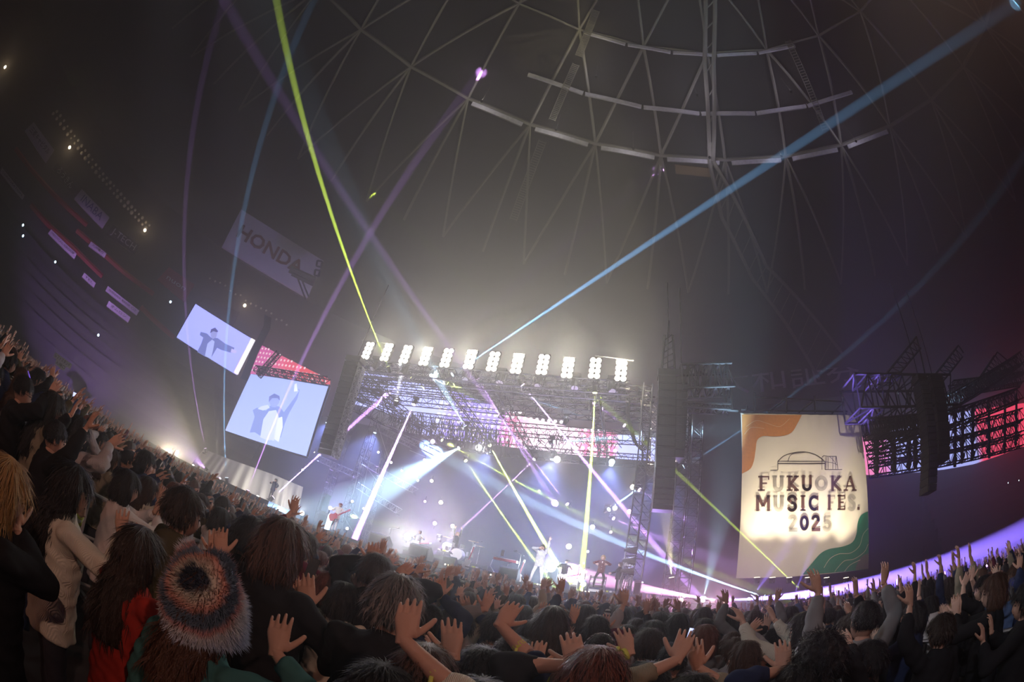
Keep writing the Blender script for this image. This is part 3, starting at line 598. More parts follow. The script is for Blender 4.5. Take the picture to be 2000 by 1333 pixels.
for i, (a, c, Y) in enumerate([((1695, 862), (1990, 772), 18), ((1700, 880), (1995, 812), 20), ((1700, 898), (1995, 835), 21), ((1702, 918), (1998, 862), 22), ((1850, 790), (1995, 700), 18), ((1860, 760), (1995, 740), 20), ((1690, 840), (1800, 828), 17.5), ((1855, 775), (2000, 720), 21)]):
    truss(P(*a, Y), P(*c, Y), .7, .8, 26, ['highest', 'second', 'third', 'lowest', 'rising', 'upper dark', 'short left', 'upper rear'][i]+' black truss crossing the right hand screen band', m='black', r=.055, lr=.035, group='black trusses at the right edge')
for i, (x, y0, y1) in enumerate([(1712, 855, 925), (1745, 845, 922), (1775, 840, 918), (1865, 800, 912), (1880, 795, 905), (1930, 780, 895), (1962, 770, 885), (1788, 835, 915), (1900, 790, 900), (1985, 770, 870)]):
    q = MB(); q.tube(P(x, y0, 19), P(x+R.uniform(-3, 3), y1, 19), .12, 5)
    for k in range(4): yy = y0+(y1-y0)*(k+.5)/4; q.ball(P(x, yy, 19), .2, 6, 5)
    tag(q.build('cable_drop', 'black'), f'black cable drop with lamp heads, right screen band, at {["its left end", "the second gap", "the third gap", "the left of the red part", "the red part start", "the red part middle", "the red part end", "the third gap, shorter", "the red part start, taller", "the picture edge"][i]}', 'cable', 'cable drops at the right edge')
bm_ = MB()
pts_ = [P(1845, 700, 21), P(1900, 690, 21), P(2010, 660, 21), P(2010, 770, 21), P(1930, 800, 21), P(1850, 812, 21)]
# scaffold on top of the banner
t = thing('banner_scaffold', P(1560, 790, 19.3), 'thin pipe scaffold standing above the top of the tall banner', 'scaffold')
SCF = [((1455, 810), (1459, 793)), ((1474, 808), (1474, 766)), ((1536, 806), (1536, 773)), ((1592, 806), (1591, 774)), ((1650, 810), (1647, 779)), ((1474, 776), (1536, 779)), ((1536, 779), (1591, 782)), ((1591, 782), (1648, 785)), ((1560, 806), (1591, 782)), ((1500, 806), (1536, 779)), ((1625, 808), (1648, 785)), ((1448, 801), (1655, 804)), ((1653, 810), (1645, 790))]
for a, c in SCF: q = MB(); q.tube(P(*a, 19.3), P(*c, 19.3), .045, 4); q.build('scaffold_pipe', 'dark_steel', t)
# ---------------------------------------------------------------- banner
BY = 19.0
def FB(x, y): return P(x, y, BY)
bt = thing('banner', FB(1565, 1120), 'tall cream banner with festival lettering, orange and green waves', 'banner')
tl, tr_, br_, bl_ = FB(1447, 807), FB(1678, 811), FB(1696, 1112), FB(1438, 1130); nx, nz = 60, 40; vs = []
for j in range(nz+1):
    for i in range(nx+1):
        u, v_ = i/nx, j/nz; p = tl.lerp(tr_, u).lerp(bl_.lerp(br_, u), v_); f = .035*math.sin(u*31+math.sin(v_*2)*.7)*(.25+v_)+.03*math.sin(u*70)*max(0, 1-v_*7); vs.append(p+Vector((0, f*.5+.02, 0)))
q = MB(); q.add(vs, [(j*(nx+1)+i, (j+1)*(nx+1)+i, (j+1)*(nx+1)+i+1, j*(nx+1)+i+1) for j in range(nz) for i in range(nx)]); q.build('cloth', 'cloth', bt, smooth=True)
q = MB(); q.tube(tl+Vector((0, .1, 0)), tr_+Vector((0, .1, 0)), .06, 6); q.build('top_pipe', 'steel', bt)
Z7 = lambda x, y: (1400+x/2.613, 620+y/2.613)
def bpoly(pts, name, m, off=.08):
    q = MB(); q.poly([FB(*Z7(*p))-Vector((0, off, 0)) for p in pts]); return q.build(name, m, bt)
def smooth(pts, n=6, closed=False):
    o = []
    for i in range(len(pts)-1):
        p0 = pts[max(0, i-1)]; p1_ = pts[i]; p2 = pts[i+1]; p3_ = pts[min(len(pts)-1, i+2)]
        for k in range(n):
            t_ = k/n; o.append(tuple(.5*((2*p1_[d])+(-p0[d]+p2[d])*t_+(2*p0[d]-5*p1_[d]+4*p2[d]-p3_[d])*t_*t_+(-p0[d]+3*p1_[d]-3*p2[d]+p3_[d])*t_**3) for d in (0, 1)))
    return o+[pts[-1]]
og = smooth([(432, 502), (410, 545), (382, 588), (340, 606), (290, 610), (235, 608), (205, 630), (197, 680), (188, 735), (170, 775), (127, 800)])
gr = smooth([(770, 992), (737, 1010), (718, 1050), (712, 1105), (690, 1150), (640, 1172), (570, 1185), (525, 1210), (480, 1262), (437, 1314)])
bpoly([(127, 498)]+[(432, 500)]+og, 'orange_wave', 'orange', .03)
bpoly(gr+[(772, 1287)], 'green_wave', 'green', .03)
bpoly(smooth([(772, 1205), (735, 1225), (712, 1265), (705, 1292)])+[(772, 1286)], 'grey_corner', 'greyprint', .036)
def bline(pts, w_, name, m, off=.042, n=6):
    q = MB(); L = [FB(*Z7(*p)) for p in pts]
    for a, c in zip(L[:-1], L[1:]):
        d = (c-a); d.y = 0
        if d.length < 1e-6: continue
        d.normalize(); s = Vector((-d.z, 0, d.x))*w_/2; y = Vector((0, off, 0)); q.poly([a-s-y-d*w_*.2, c-s-y+d*w_*.2, c+s-y+d*w_*.2, a+s-y-d*w_*.2])
    return q.build(name, m, bt)
for pts in ([(770, 1080), (745, 1110), (725, 1170), (680, 1205), (620, 1210), (575, 1235), (545, 1280)], [(770, 1160), (750, 1200), (700, 1235), (650, 1245), (615, 1280), (600, 1300)], [(730, 1240), (680, 1265), (650, 1298)]): bline(smooth(pts), .03, 'contour_line', 'creamline')
for pts in ([(150, 560), (200, 530), (260, 545), (320, 560), (370, 520)], [(140, 600), (175, 565), (240, 570)]): bline(smooth(pts), .02, 'contour_line', 'creamline')
# dome drawing
bline([(273, 783), (310, 781), (310, 737), (551, 737), (551, 779)], .035, 'drawn_line', 'inkline'); bline([(310, 748), (551, 748)], .05, 'drawn_line', 'inkline')
bline(smooth([(313, 734), (340, 710), (380, 696), (440, 688), (500, 702), (545, 733)]), .035, 'drawn_line', 'inkline'); bline(smooth([(362, 736), (372, 710), (395, 697), (450, 690)]), .03, 'drawn_line', 'inkline')
bline([(551, 779), (637, 779)], .03, 'drawn_line', 'inkline')
for x in (535, 556, 566, 590, 605): bline([(x, 716 if x > 540 else 720), (x, 779)], .025, 'drawn_line', 'inkline')
bline([(535, 716), (545, 708), (566, 712), (608, 712), (612, 745), (617, 779)], .03, 'drawn_line', 'inkline'); bline([(556, 740), (590, 745), (612, 755)], .02, 'drawn_line', 'inkline'); bline([(572, 712), (590, 728), (605, 750)], .02, 'drawn_line', 'inkline')
# lettering: strokes on a unit cell (x 0..1, y 0..1), S solid or L four fine lines
def arc(cx, cy, rx, ry, a0, a1, n=12): return [(cx+rx*math.cos(math.radians(a0+(a1-a0)*i/n)), cy+ry*math.sin(math.radians(a0+(a1-a0)*i/n))) for i in range(n+1)]
V_ = lambda x: [(x, 0), (x, 1)]
GL = {
 'F': [(V_(.28), 's'), ([(.05, .93), (.92, .93)], 't'), ([(.3, .5), (.75, .5)], 't'), ([(.03, .05), (.58, .05)], 't'), ([(.88, .95), (.88, .72)], 'n')],
 'U': [([(.22, 1)]+arc(.5, .36, .28, .28, 180, 360)+[(.78, 1)], 's'), ([(.0, .95), (.42, .95)], 't'), ([(.6, .95), (1, .95)], 't')],
 'K': [(V_(.25), 's'), ([(.85, .98), (.35, .48), (.88, .03)], 's'), ([(.02, .95), (.5, .95)], 't'), ([(.02, .05), (.5, .05)], 't'), ([(.6, .95), (1, .95)], 't'), ([(.62, .05), (1, .05)], 't')],
 'O': [(arc(.5, .5, .38, .38, 0, 360, 24), 's')],
 'A': [([(.5, .97), (.16, .05)], 'n'), ([(.5, .97), (.84, .05)], 's'), ([(.25, .33), (.72, .33)], 'n'), ([(-.02, .05), (.34, .05)], 't'), ([(.64, .05), (1.02, .05)], 't')],
 'M': [(V_(.15), 's'), ([(.15, .97), (.5, .3), (.85, .97)], 's'), (V_(.85), 's'), ([(-.05, .05), (.33, .05)], 't'), ([(.67, .05), (1.05, .05)], 't'), ([(-.05, .95), (.2, .95)], 't'), ([(.8, .95), (1.05, .95)], 't')],
 'S': [([(.85, .72)]+arc(.5, .73, .3, .21, 20, 180, 8)+arc(.5, .28, .32, .24, 90, -160, 12), 's')],
 'I': [(V_(.5), 's'), ([(.15, .95), (.85, .95)], 't'), ([(.15, .05), (.85, .05)], 't')],
 'C': [(arc(.55, .5, .38, .40, 55, 305, 18), 's'), ([(.84, .98), (.84, .68)], 'n'), ([(.84, .32), (.84, .02)], 'n')],
 'E': [(V_(.28), 's'), ([(.05, .93), (.9, .93)], 't'), ([(.3, .5), (.75, .5)], 't'), ([(.05, .05), (.92, .05)], 't'), ([(.88, .95), (.88, .72)], 'n'), ([(.88, .28), (.88, .05)], 'n')],
 '.': [([(.5, 0), (.5, .2)], 's')],
 '2': [(arc(.48, .72, .3, .2, 170, -20, 9)+[(.2, .14)], 's'), ([(.1, .08), (.95, .08)], 's')],
 '0': [(arc(.5, .5, .32, .38, 0, 360, 20), 's')],
 '5': [([(.85, .92), (.25, .92), (.22, .55)], 't'), ([(.22, .56)]+arc(.48, .34, .32, .26, 100, -170, 12), 's')]}
def letter(ch, x0, x1, y0, y1, style):
    q = MB(); wd = (x1-x0); hh = y1-y0
    def stroke(pts, k):
        L = [FB(*Z7(x0+p[0]*wd, y1-p[1]*hh)) for p in pts]; lw = abs(FB(*Z7(x0, y0)).z-FB(*Z7(x0, y1)).z)
        W_ = lw*{'s': .20, 't': .11, 'n': .09}[k]
        offs = [(0, W_)] if style == 'S' or (style == 'H' and k == 's') else [((j-1.5)/4*W_*1.35, W_*.14) for j in range(4)]
        if k == 'n' and style != 'S': offs = [(0, W_*.3)]
        for off, ww in offs:
            for a, c in zip(L[:-1], L[1:]):
                d = c-a; d.y = 0
                if d.length < 1e-6: continue
                d.normalize(); s = Vector((-d.z, 0, d.x)); y = Vector((0, .07, 0)); e = d*ww*.25 if len(L) > 3 else Vector()
                q.poly([a+s*(off-ww/2)-y-e, c+s*(off-ww/2)-y+e, c+s*(off+ww/2)-y+e, a+s*(off+ww/2)-y-e])
    for pts, k in GL[ch]: stroke(pts, k)
    o = q.build('letter', 'ink' if style in 'SH' else 'inkline', bt)
    if style == 'L': o['label'] = 'letter drawn in fine parallel lines'
for word, x0, x1, y0, y1, sty in (('FUKUOKA', 202, 714, 811, 889, 'SLSHLHS'), ('MUSIC', 190, 527, 911, 991, 'HLSSS'), ('FES.', 556, 729, 908, 986, 'HSLS'), ('2025', 357, 590, 1012, 1093, 'LSSL')):
    n = len(word); wds = [.35 if c == '.' else (.62 if c == 'I' else (1.3 if c == 'M' else 1)) for c in word]; tot = sum(wds); x = x0
    for c, wd, s_ in zip(word, wds, sty): ww = (x1-x0)*wd/tot; letter(c, x+ww*.05, x+ww*.93, y0, y1, s_); x += ww
# lamps at the foot of the banner, shining up on the cloth
for i, x in enumerate((1478, 1508, 1541, 1577, 1614, 1652)):
    p = P(x, 1135, BY-1.9); t = thing('banner_uplight', p, ['leftmost', 'second', 'third', 'fourth', 'fifth', 'rightmost'][i]+' small floor lamp at the foot of the tall banner', 'lamp', 'uplights under the banner')
    q = MB(); q.tube(p-Vector((0, 0, .1)), p+Vector((0, 0, .12)), .12, 8, .15); q.build('lamp_can', 'black', t); q = MB(); q.disc(p+Vector((0, 0, .125)), (0, 0, 1), .12); q.build('lens', 'lamp_warm', t)
    under(spot('uplight_beam', p+Vector((0, 0, .2)), FB(x+2, 1000), (1, .88, .66), 36, 1300, soft=.1, blend=1), t)
spot('banner_fill', (4, -9, 11), FB(1566, 960), (1, .86, .66), 24, 26000, soft=.6, blend=1)  # unseen fill added from behind the crowd to brighten the cloth
BP, FP, GP, PG, PT, WP = 200000, 300, .3, 9500, 640, 9500
# ================================================================ LAMPS
COL = {'Y': (.72, 1, .10), 'B': (.22, .55, 1), 'V': (.62, .30, 1), 'C': (.45, .75, 1), 'P': (1, .42, .80), 'W': (.85, .88, 1), 'D': (.27, .17, 1), 'G': (1, .85, .5)}
LENS = {'Y': 'lamp_green', 'B': 'lamp_blue', 'V': 'lamp_violet', 'C': 'lamp_blue', 'P': 'lamp_pink', 'W': 'lamp_white', 'D': 'lamp_violet', 'G': 'lamp_warm'}
CN = {'Y': 'lime', 'B': 'blue', 'V': 'violet', 'C': 'pale blue', 'P': 'pink', 'W': 'white', 'D': 'deep violet', 'G': 'gold'}
def mover(p, d, lab, k=None, s=1.0, hang=True, group=None):
    """moving head: base box, two yoke arms, barrel head and lens"""
    p = Vector(p); d = Vector(d).normalized(); t = thing('moving_head_lamp', p, lab, 'stage lamp', group)
    up = Vector((0, 0, 1 if hang else -1)); q = MB(); q.box(p+up*.34*s, (.34*s, .3*s, .12*s)); q.build('base', 'black', t)
    sx = d.cross(up); sx = sx.normalized() if sx.length > .1 else Vector((1, 0, 0))
    for g in (-1, 1): q = MB(); q.tube(p+sx*.19*s*g+up*.3*s, p+sx*.19*s*g-up*.02*s, .03*s, 5); q.build('yoke_arm', 'black', t)
    q = MB(); q.tube(p-d*.22*s, p+d*.02*s, .12*s, 10, .14*s); q.tube(p+d*.02*s, p+d*.16*s, .14*s, 10, .15*s); q.build('head', 'black', t)
    q = MB(); q.disc(p+d*.165*s, d, .125*s, 12); q.build('lens', LENS[k] if k else 'dimlamp', t)
    return t
SEEN_L = {}
def uniq(lab):
    n = SEEN_L[lab] = SEEN_L.get(lab, 0)+1
    return lab if n == 1 else lab+', '+['', '', 'second', 'third', 'fourth', 'fifth', 'sixth', 'seventh'][min(n, 7)]+' such lamp'
# twelve dazzling lamp panels
bl_px = [(718, 685), (755, 688), (792, 692), (831, 696), (872, 699), (918, 702), (963, 706), (1010, 710), (1060, 712), (1109, 718), (1162, 719), (1213, 724)]
ORD = ['first', 'second', 'third', 'fourth', 'fifth', 'sixth', 'seventh', 'eighth', 'ninth', 'tenth', 'eleventh', 'twelfth']
for i, (x, y) in enumerate(bl_px):
    p = P(x, y, 19.7); t = thing('blinder_lamp', p, f'dazzling warm white upright lamp panel, {ORD[i]} from the left in the row', 'stage lamp', 'row of dazzling lamp panels')
    q = MB(); q.box(p+Vector((0, .12, 0)), (.62, .2, 1.28)); q.build('housing', 'black', t)
    for a in range(2):
        for b_ in range(4):
            c = p+Vector((-.15+.3*a, .02, -.46+.307*b_)); q = MB(); q.ball(c, (.15, .10, .155), 8, 5); q.build('bulb', 'blinder', t)
    q = MB(); q.tube(p+Vector((0, .2, -.6)), p+Vector((0, .3, -.95)), .03, 5); q.build('bracket', 'black', t)
    w_ = 1.0 if 1 < i < 11 else .6
    if i % 2 == 0: continue
    under(spot('panel_glow', p+Vector((0, -.35, .25)), p+Vector((0, .2, 3)), (1, .93, .66), 115, PG*w_, soft=.25, blend=1), t)
    under(spot('panel_throw', p+Vector((0, -.35, 0)), p+Vector((0, -8, -2.6)), (1, .93, .78), 120, PT*w_, soft=.3, blend=1), t)
# dark movers hanging under the front truss
for i, (x, y) in enumerate([(732, 716), (789, 727), (848, 730), (911, 735), (978, 742), (1052, 748), (1123, 752), (1195, 758)]):
    mover(P(x, y, 20.1), (.05*i-.2, -.3, -1), f'unlit black moving head under the front truss, {ORD[i]} from the left', None, 1.5, group='unlit movers under the front truss')
# beams: lamp pixel, depth, aim pixel, depth, colour, cone angle, power, falloff, words
BEAMS = [
 ((760, 722), 19.2, (600, 262), 11.5, 'Y', 1.4, 230, 'Linear', 'steep beam up to the picture top'),
 ((879, 735), 19.2, (1545, 292), 13, 'B', 1.6, 80, 'Linear', 'long beam rising to the roof on the right'),
 ((1017, 748), 19.2, (1110, 862), 20.5, 'V', 1.9, 170, 'Linear', 'beam slanting down behind the band screen'),
 ((1162, 762), 19.2, (1135, 1128), 20.5, 'Y', 2.2, 160, 'Linear', 'upright beam down to the stage front'),
 ((530, 975), 18.6, (740, 785), 22, 'V', 1.9, 230, 'Linear', 'beam rising from the left walkway to the roof'),
 ((810, 787), 20.6, (692, 1055), 18.5, 'V', 2.6, 190, 'Linear', 'wide beam falling to the crowd edge'),
 ((899, 874), 26, (690, 985), 21, 'C', 20, 2200, None, 'broad fan of light to the lower left'),
 ((860, 858), 26, (1150, 1010), 26, 'Y', 1.8, 90, 'Linear', 'beam crossing the stage to the right'),
 ((955, 868), 26, (1090, 1105), 22, 'Y', 1.6, 120, 'Linear', 'beam crossing down toward the guitarist'),
 ((908, 898), 27, (1028, 1072), 24, 'Y', 1.0, 80, 'Linear', 'thin beam down to the singer'),
 ((1110, 988), 27.5, (1000, 845), 22, 'V', 1.3, 26, 'Linear', 'beam from the stage back up to the haze'),
 ((1046, 895), 27, (915, 1020), 25, 'V', 1.2, 70, 'Linear', 'faint beam falling to the left'),
 ((911, 838), 21.5, (852, 735), 20, 'C', 11, 2200, None, 'fan pointing up toward the lamp row'),
 ((773, 788), 21, (788, 715), 20, 'W', 17, 1500, None, 'short fan pointing up at the left'),
 ((978, 815), 21.5, (850, 730), 20, 'Y', 8, 600, None, 'fan spreading to the upper left'),
 ((800, 733), 21, (960, 878), 26, 'Y', 1.8, 100, 'Linear', 'beam running down through the roof trusses'),
 ((1105, 824), 21.5, (1142, 762), 22, 'B', 9, 1500, None, 'short fan pointing up at the right'),
 ((1164, 824), 24, (990, 762), 22, 'B', 2, 12, 'Linear', 'faint beam to the upper left'),
 ((1223, 834), 24, (1150, 780), 22, 'V', 6, 500, None, 'greyish short fan by the right cable loop'),
 ((1078, 864), 26, (1255, 850), 24, 'C', 8, 1500, None, 'flat fan pointing right'),
 ((1186, 998), 24, (1246, 955), 22, 'B', 1.8, 90, 'Linear', 'short beam to the right stage tower'),
 ((1330, 915), 21, (1752, 600), 17, 'B', 1.6, 12, 'Linear', 'long faint beam crossing above the banner'),
 ((1498, 1168), 18.2, (1185, 1050), 22, 'C', 2.6, 70, 'Linear', 'strong beam from the floor to the left'),
 ((1576, 1165), 17.3, (1335, 935), 19.7, 'Y', 1.3, 45, 'Linear', 'beam crossing the banner to the left'),
 ((1404, 1173), 17, (1150, 1128), 27, 'P', 5.5, 90, 'Linear', 'broad beam sweeping left over the stage front'),
 ((1412, 1173), 17, (2000, 1046), 9.5, 'D', 6.0, 62, 'Linear', 'broad beam sweeping right over the crowd'),
 ((483, 963), 19.6, (642, 600), 21, 'V', 1.8, 60, 'Linear', 'faint beam rising past the lower video screen'),
 ((443, 938), 19.6, (440, 700), 17, 'B', 1.5, 45, 'Linear', 'thin upright beam beside the video screens'),
 ((402, 880), 22, (370, 690), 18, 'V', 1.6, 24, 'Linear', 'thin faint beam left of the video screens'),
 ((404, 918), 19.2, (250, 760), 18, 'V', 34, 550, None, 'broad hazy fan over the left crowd'),
 ((340, 945), 16, (620, 1008), 24, 'Y', 3.2, 8, 'Linear', 'flat olive beam along the walkway'),
 ((858, 1048), 26, (700, 1012), 29, 'Y', 1.6, 40, 'Linear', 'flat beam behind the bassist'),
 ((1466, 1170), 18, (1520, 1095), 17.8, 'D', 15, 350, None, 'short fan up at the foot of the banner'),
 ((1549, 1167), 18, (1572, 1110), 17.8, 'D', 13, 250, None, 'short fan up right of it'),
 ((1312, 1135), 20, (1308, 1080), 20, 'G', 18, 500, None, 'gold fan up behind the right tower'),
 ((1373, 1172), 18, (1388, 1110), 18, 'C', 22, 250, None, 'pale fan up from the floor'),
 ((1195, 1012), 27, (1330, 1068), 24, 'V', 7, 900, None, 'hazy fan to the lower right'),
 ((1140, 1140), 19, (1120, 1200), 15, 'Y', 8, 300, None, 'lime spill toward the front crowd'),
 ((930, 735), 20.4, (1000, 850), 24, 'V', 2.4, 50, 'Linear', 'faint beam falling through the roof'),
 ((1245, 955), 22, (1440, 1080), 19, 'V', 8, 350, None, 'soft fan from the right tower'),
]
for i, (a, ya_, b_, yb_, k, ang, pw, fall, words) in enumerate(BEAMS):
    pa_, pb_ = P(*a, ya_), P(*b_, yb_); d = (pb_-pa_).normalized()
    t = mover(pa_, d, f'moving head throwing a {CN[k]} {words}', k, .9 if ya_ > 18.5 else .75, hang=pa_.z > 5, group='lit moving heads')
    under(spot('beam_light', pa_+d*.2, pb_, COL[k], ang, pw*(BP if fall else FP), None, soft=.02, blend=.5 if fall else .8), t)
# wide blue wash over the band from the roof
for i, (x, y, z, tx, e) in enumerate([(-24, 28.4, 11, -22, .8), (-19, 28.4, 11, -17, 1.2), (-14, 28.4, 11, -13, 1.2), (-9.5, 28.4, 11, -9, 1.2), (-5, 28.4, 11, -5, 1.2), (-1, 28.4, 11, -1, 1.0), (2.5, 28.4, 11, 2, .7)]):
    t = mover((x, y, z), (0, -.1, -1), f'wide blue wash lamp under the roof, {ORD[i]} from the left', 'C', 1.1, group='blue wash lamps under the roof')
    under(spot('wash_light', (x, y, z-.25), (tx, y-4, 2), (.24, .33, 1), 80, WP*e, soft=.1, blend=.9), t)
for i, (x, tx) in enumerate(((-20, -18), (-12, -11), (-4, -4), (2, 1))):
    t = mover((x, 28.3, 3.0), (0, -.4, 1), f'violet floor wash lamp along the backdrop, {ORD[i]} from the left', 'V', 1.0, False, group='violet floor wash lamps')
    under(spot('wash_light', (x, 28, 3.3), (tx, 24, 8), (.50, .30, 1), 100, 2600, soft=.1, blend=.9), t)
t = mover((12, 24, 3), (.5, .3, 1), 'added deep blue wash lamp behind the banner', 'D', 1.0, False)
under(spot('wash_light', (12, 24, 3.3), (24, 30, 18), (.16, .10, 1), 120, 15000, soft=.2, blend=1), t)  # hidden lamp added to tint the haze above the banner
t = mover((1.0, 31, 12), (0, .2, 1), 'added violet lamp behind the stage lighting the dome strips', 'V', 1.0, False)
under(spot('backstage_fill', (1.0, 31, 12.4), (16, 32, 72), (.62, .42, 1), 45, 22000, soft=.2, blend=1), t)  # hidden lamp added to brighten the curved dome strips
t = mover((-20, 31, 10), (-.3, .2, 1), 'added violet lamp behind the left stage end lighting the hanging board', 'V', 1.0, False)
under(spot('backstage_fill', (-20, 31, 10.4), (-58, 40, 24), (.45, .35, 1), 90, 14000, soft=.2, blend=1), t)  # hidden lamp added to brighten the left board and haze
# glaring lamps all over the stage: (x, y, depth, radius, kind, power)
G = [(796, 1049, 21, .34, 'W', 2600), (872, 1068, 21, .36, 'W', 2600), (849, 1023, 25, .2, 'P', 420), (884, 1028, 25, .2, 'G', 480), (861, 982, 26, .22, 'G', 480), (830, 980, 26, .13, 'V', 160), (688, 980, 22, .13, 'G', 60), (710, 994, 22, .1, 'G', 40), (678, 1033, 20, .13, 'W', 60),
     (739, 884, 25, .13, 'W', 80), (764, 904, 25, .13, 'W', 60), (829, 899, 26, .16, 'G', 160), (785, 920, 25.5, .12, 'G', 60), (816, 939, 26, .13, 'C', 80), (843, 940, 26, .18, 'G', 220), (845, 863, 26, .25, 'V', 420), (935, 875, 27, .36, 'W', 800), (1088, 898, 27, .36, 'W', 800), (1195, 903, 27, .32, 'C', 700),
     (1236, 952, 24, .24, 'G', 420), (1201, 993, 25, .22, 'G', 380), (1229, 1000, 24, .2, 'V', 260), (1157, 1030, 25, .22, 'W', 380), (1193, 1040, 24, .13, 'P', 160), (1111, 1068, 25, .26, 'G', 600), (1148, 1078, 24, .12, 'B', 140), (1077, 1110, 22, .36, 'C', 2200), (1133, 1132, 20, .24, 'W', 900), (1144, 1118, 21, .1, 'G', 60), (1140, 1101, 22, .08, 'G', 20),
     (1277, 1169, 17.2, .13, 'P', 500), (1330, 1173, 17.2, .16, 'P', 900), (1373, 1174, 17.2, .12, 'W', 600), (1414, 1175, 17.0, .17, 'P', 1500), (1463, 1171, 18, .13, 'B', 160), (1548, 1168, 18, .12, 'W', 120),
     (332, 884, 19, .22, 'G', 3500), (346, 884, 19, .22, 'G', 3500), (377, 910, 19, .16, 'G', 160), (429, 936, 19, .17, 'V', 160), (466, 957, 19, .15, 'V', 90), (484, 963, 19, .12, 'V', 40), (503, 972, 18.9, .2, 'W', 900), (545, 992, 18.2, .14, 'G', 80), (590, 1003, 18, .2, 'W', 900), (660, 849, 22, .12, 'W', 60), (614, 884, 23, .06, 'G', 10), (591, 918, 22, .11, 'W', 40), (645, 993, 18.5, .16, 'W', 120), (1969, 944, 40, .12, 'B', 10), (1990, 939, 40, .12, 'B', 10)]
for i, (x, y, Y, r, k, pw) in enumerate(sorted(G)):
    p = P(x, y, Y); d = (EYE-p).normalized(); px_ = ('left walkway' if x < 620 else 'left stage' if x < 860 else 'centre stage' if x < 1120 else 'right stage' if x < 1260 else 'banner foot' if x < 1700 else 'far right stand')
    ht = 'high up' if p.z > 9 else ('at mid height' if p.z > 4.2 else 'near the floor')
    sz = 'large' if r > .3 else 'medium' if r > .15 else 'small'
    t = thing('glare_lamp', p, uniq(f'{sz} glaring {CN[k]} lamp {ht} by the {px_}'), 'stage lamp', f'glaring lamps by the {px_}')
    q = MB(); q.tube(p-d*.3, p, r*.5, 10, r*.7); q.build('lamp_can', 'black', t)
    q = MB(); q.ball(p+d*.02, (r*.6, r*.6, r*.6), 12, 7); q.build('bulb', LENS[k], t)
    q = MB(); q.tube(p-d*.15, p-d*.15+Vector((0, 0, -.35 if p.z < 5 else .35)), .03, 4); q.build('bracket', 'black', t)
    if pw >= 160: under(spot('glare_light', p+d*(r+.15), p+d*3, COL[k] if k in 'BVPC' and k != 'C' else {'W': (1, .95, 1), 'G': (1, .86, .62), 'C': (.6, .8, 1)}[k], 115 if r > .3 else 150, pw*GP*(1.9 if r > .33 else 1), soft=r*.5, blend=1), t)
for i, (x, y, tx, ty) in enumerate([(462, 962, 455, 905), (520, 985, 510, 940), (572, 1002, 560, 965)]):  # extra floor lamps added to brighten the drape
    p = P(x, y, 22.5); t = thing('drape_fill_lamp', p, f'added floor lamp brightening the grey drape, {ORD[i]} from the left', 'stage lamp', 'added floor lamps at the grey drape')
    q = MB(); q.tube(p-Vector((0, 0, .2)), p, .12, 8, .15); q.build('lamp_can', 'black', t); q = MB(); q.disc(p, (0, .3, 1), .12); q.build('lens', 'lamp_warm', t)
    under(spot('drape_fill', p+Vector((0, .1, .15)), P(tx, ty, 25.4), (1, .93, .82), 100, 700, soft=.1, blend=1), t)
# cable loop hanging at the right of the roof
q = MB(); L = [P(x, y, 21.5) for x, y in smooth([(1226, 770), (1222, 800), (1228, 832), (1236, 858), (1246, 873), (1256, 868), (1262, 850)])]
for k in range(4): q.path([a+Vector((.07*k, .03*k, -.05*k)) for a in L], .04, 4)
tag(q.build('cable_loop', 'black'), 'thick black cable loop sagging beside the right stage tower', 'cable')

# ================================================================ INSTRUMENTS AND GEAR ON STAGE
def F(x, y, Y): return P(x, y, Y)
def amp(x0, y0, x1, y1, Y, lab, m='amp', nm='amplifier', cat='amplifier', dep=.5, led_=False):
    a, c = F(x0, y1, Y), F(x1, y0, Y); ctr = Vector(((a.x+c.x)/2, Y, a.z)); t = thing(nm, ctr, lab, cat); w_, h_ = c.x-a.x, c.z-a.z
    q = MB(); q.box((ctr.x, Y+dep/2, a.z+h_/2), (w_, dep, h_)); q.build('cabinet', m, t); q = MB(); q.box((ctr.x, Y-.02, a.z+h_*.45), (w_*.86, .03, h_*.72)); q.build('grille', 'grill', t)
    q = MB()
    for k in range(5): q.ball((ctr.x-w_*.35+w_*.17*k, Y-.03, a.z+h_*.92), .02, 6, 4)
    tag(q.build('knobs', 'chrome', t), kind='stuff'); return t
amp(622, 965, 638, 1000, 21, 'tall speaker cabinet left of the bassist'); amp(616, 1003, 642, 1027, 20, 'low amplifier beside the tall cabinet on the left')
amp(1083, 1125, 1101, 1145, 21.5, 'small amplifier behind the guitarist with the cap'); amp(1110, 1143, 1127, 1160, 17.9, 'bright white case on the stage edge', 'white', 'flight_case', 'case', .4)
amp(1236, 1134, 1253, 1163, 18.2, 'white covered box at the right end of the stage', 'white', 'flight_case', 'case', .4); amp(738, 1050, 755, 1068, 21, 'amplifier behind the floor wedge on the left')
def wedge(x, y, Y, s, lab, flip=1):
    c = F(x, y, Y); t = thing('monitor_wedge', c, lab, 'floor monitor', 'floor monitors'); w_ = .62*s; pr = [(0, 0), (.5, 0), (.5, .18), (.15, .42), (0, .36)]; q = MB()
    q.rings([[c+Vector((sx*w_/2, a*s*flip-.25*s, b_*s)) for a, b_ in pr] for sx in (-1, 1)]); q.build('wedge_body', 'amp', t)
    q = MB(); q.box(c+Vector((0, -.26*s*flip, .18*s)), (w_*.86, .02, .26*s)); q.build('grille', 'grill', t)
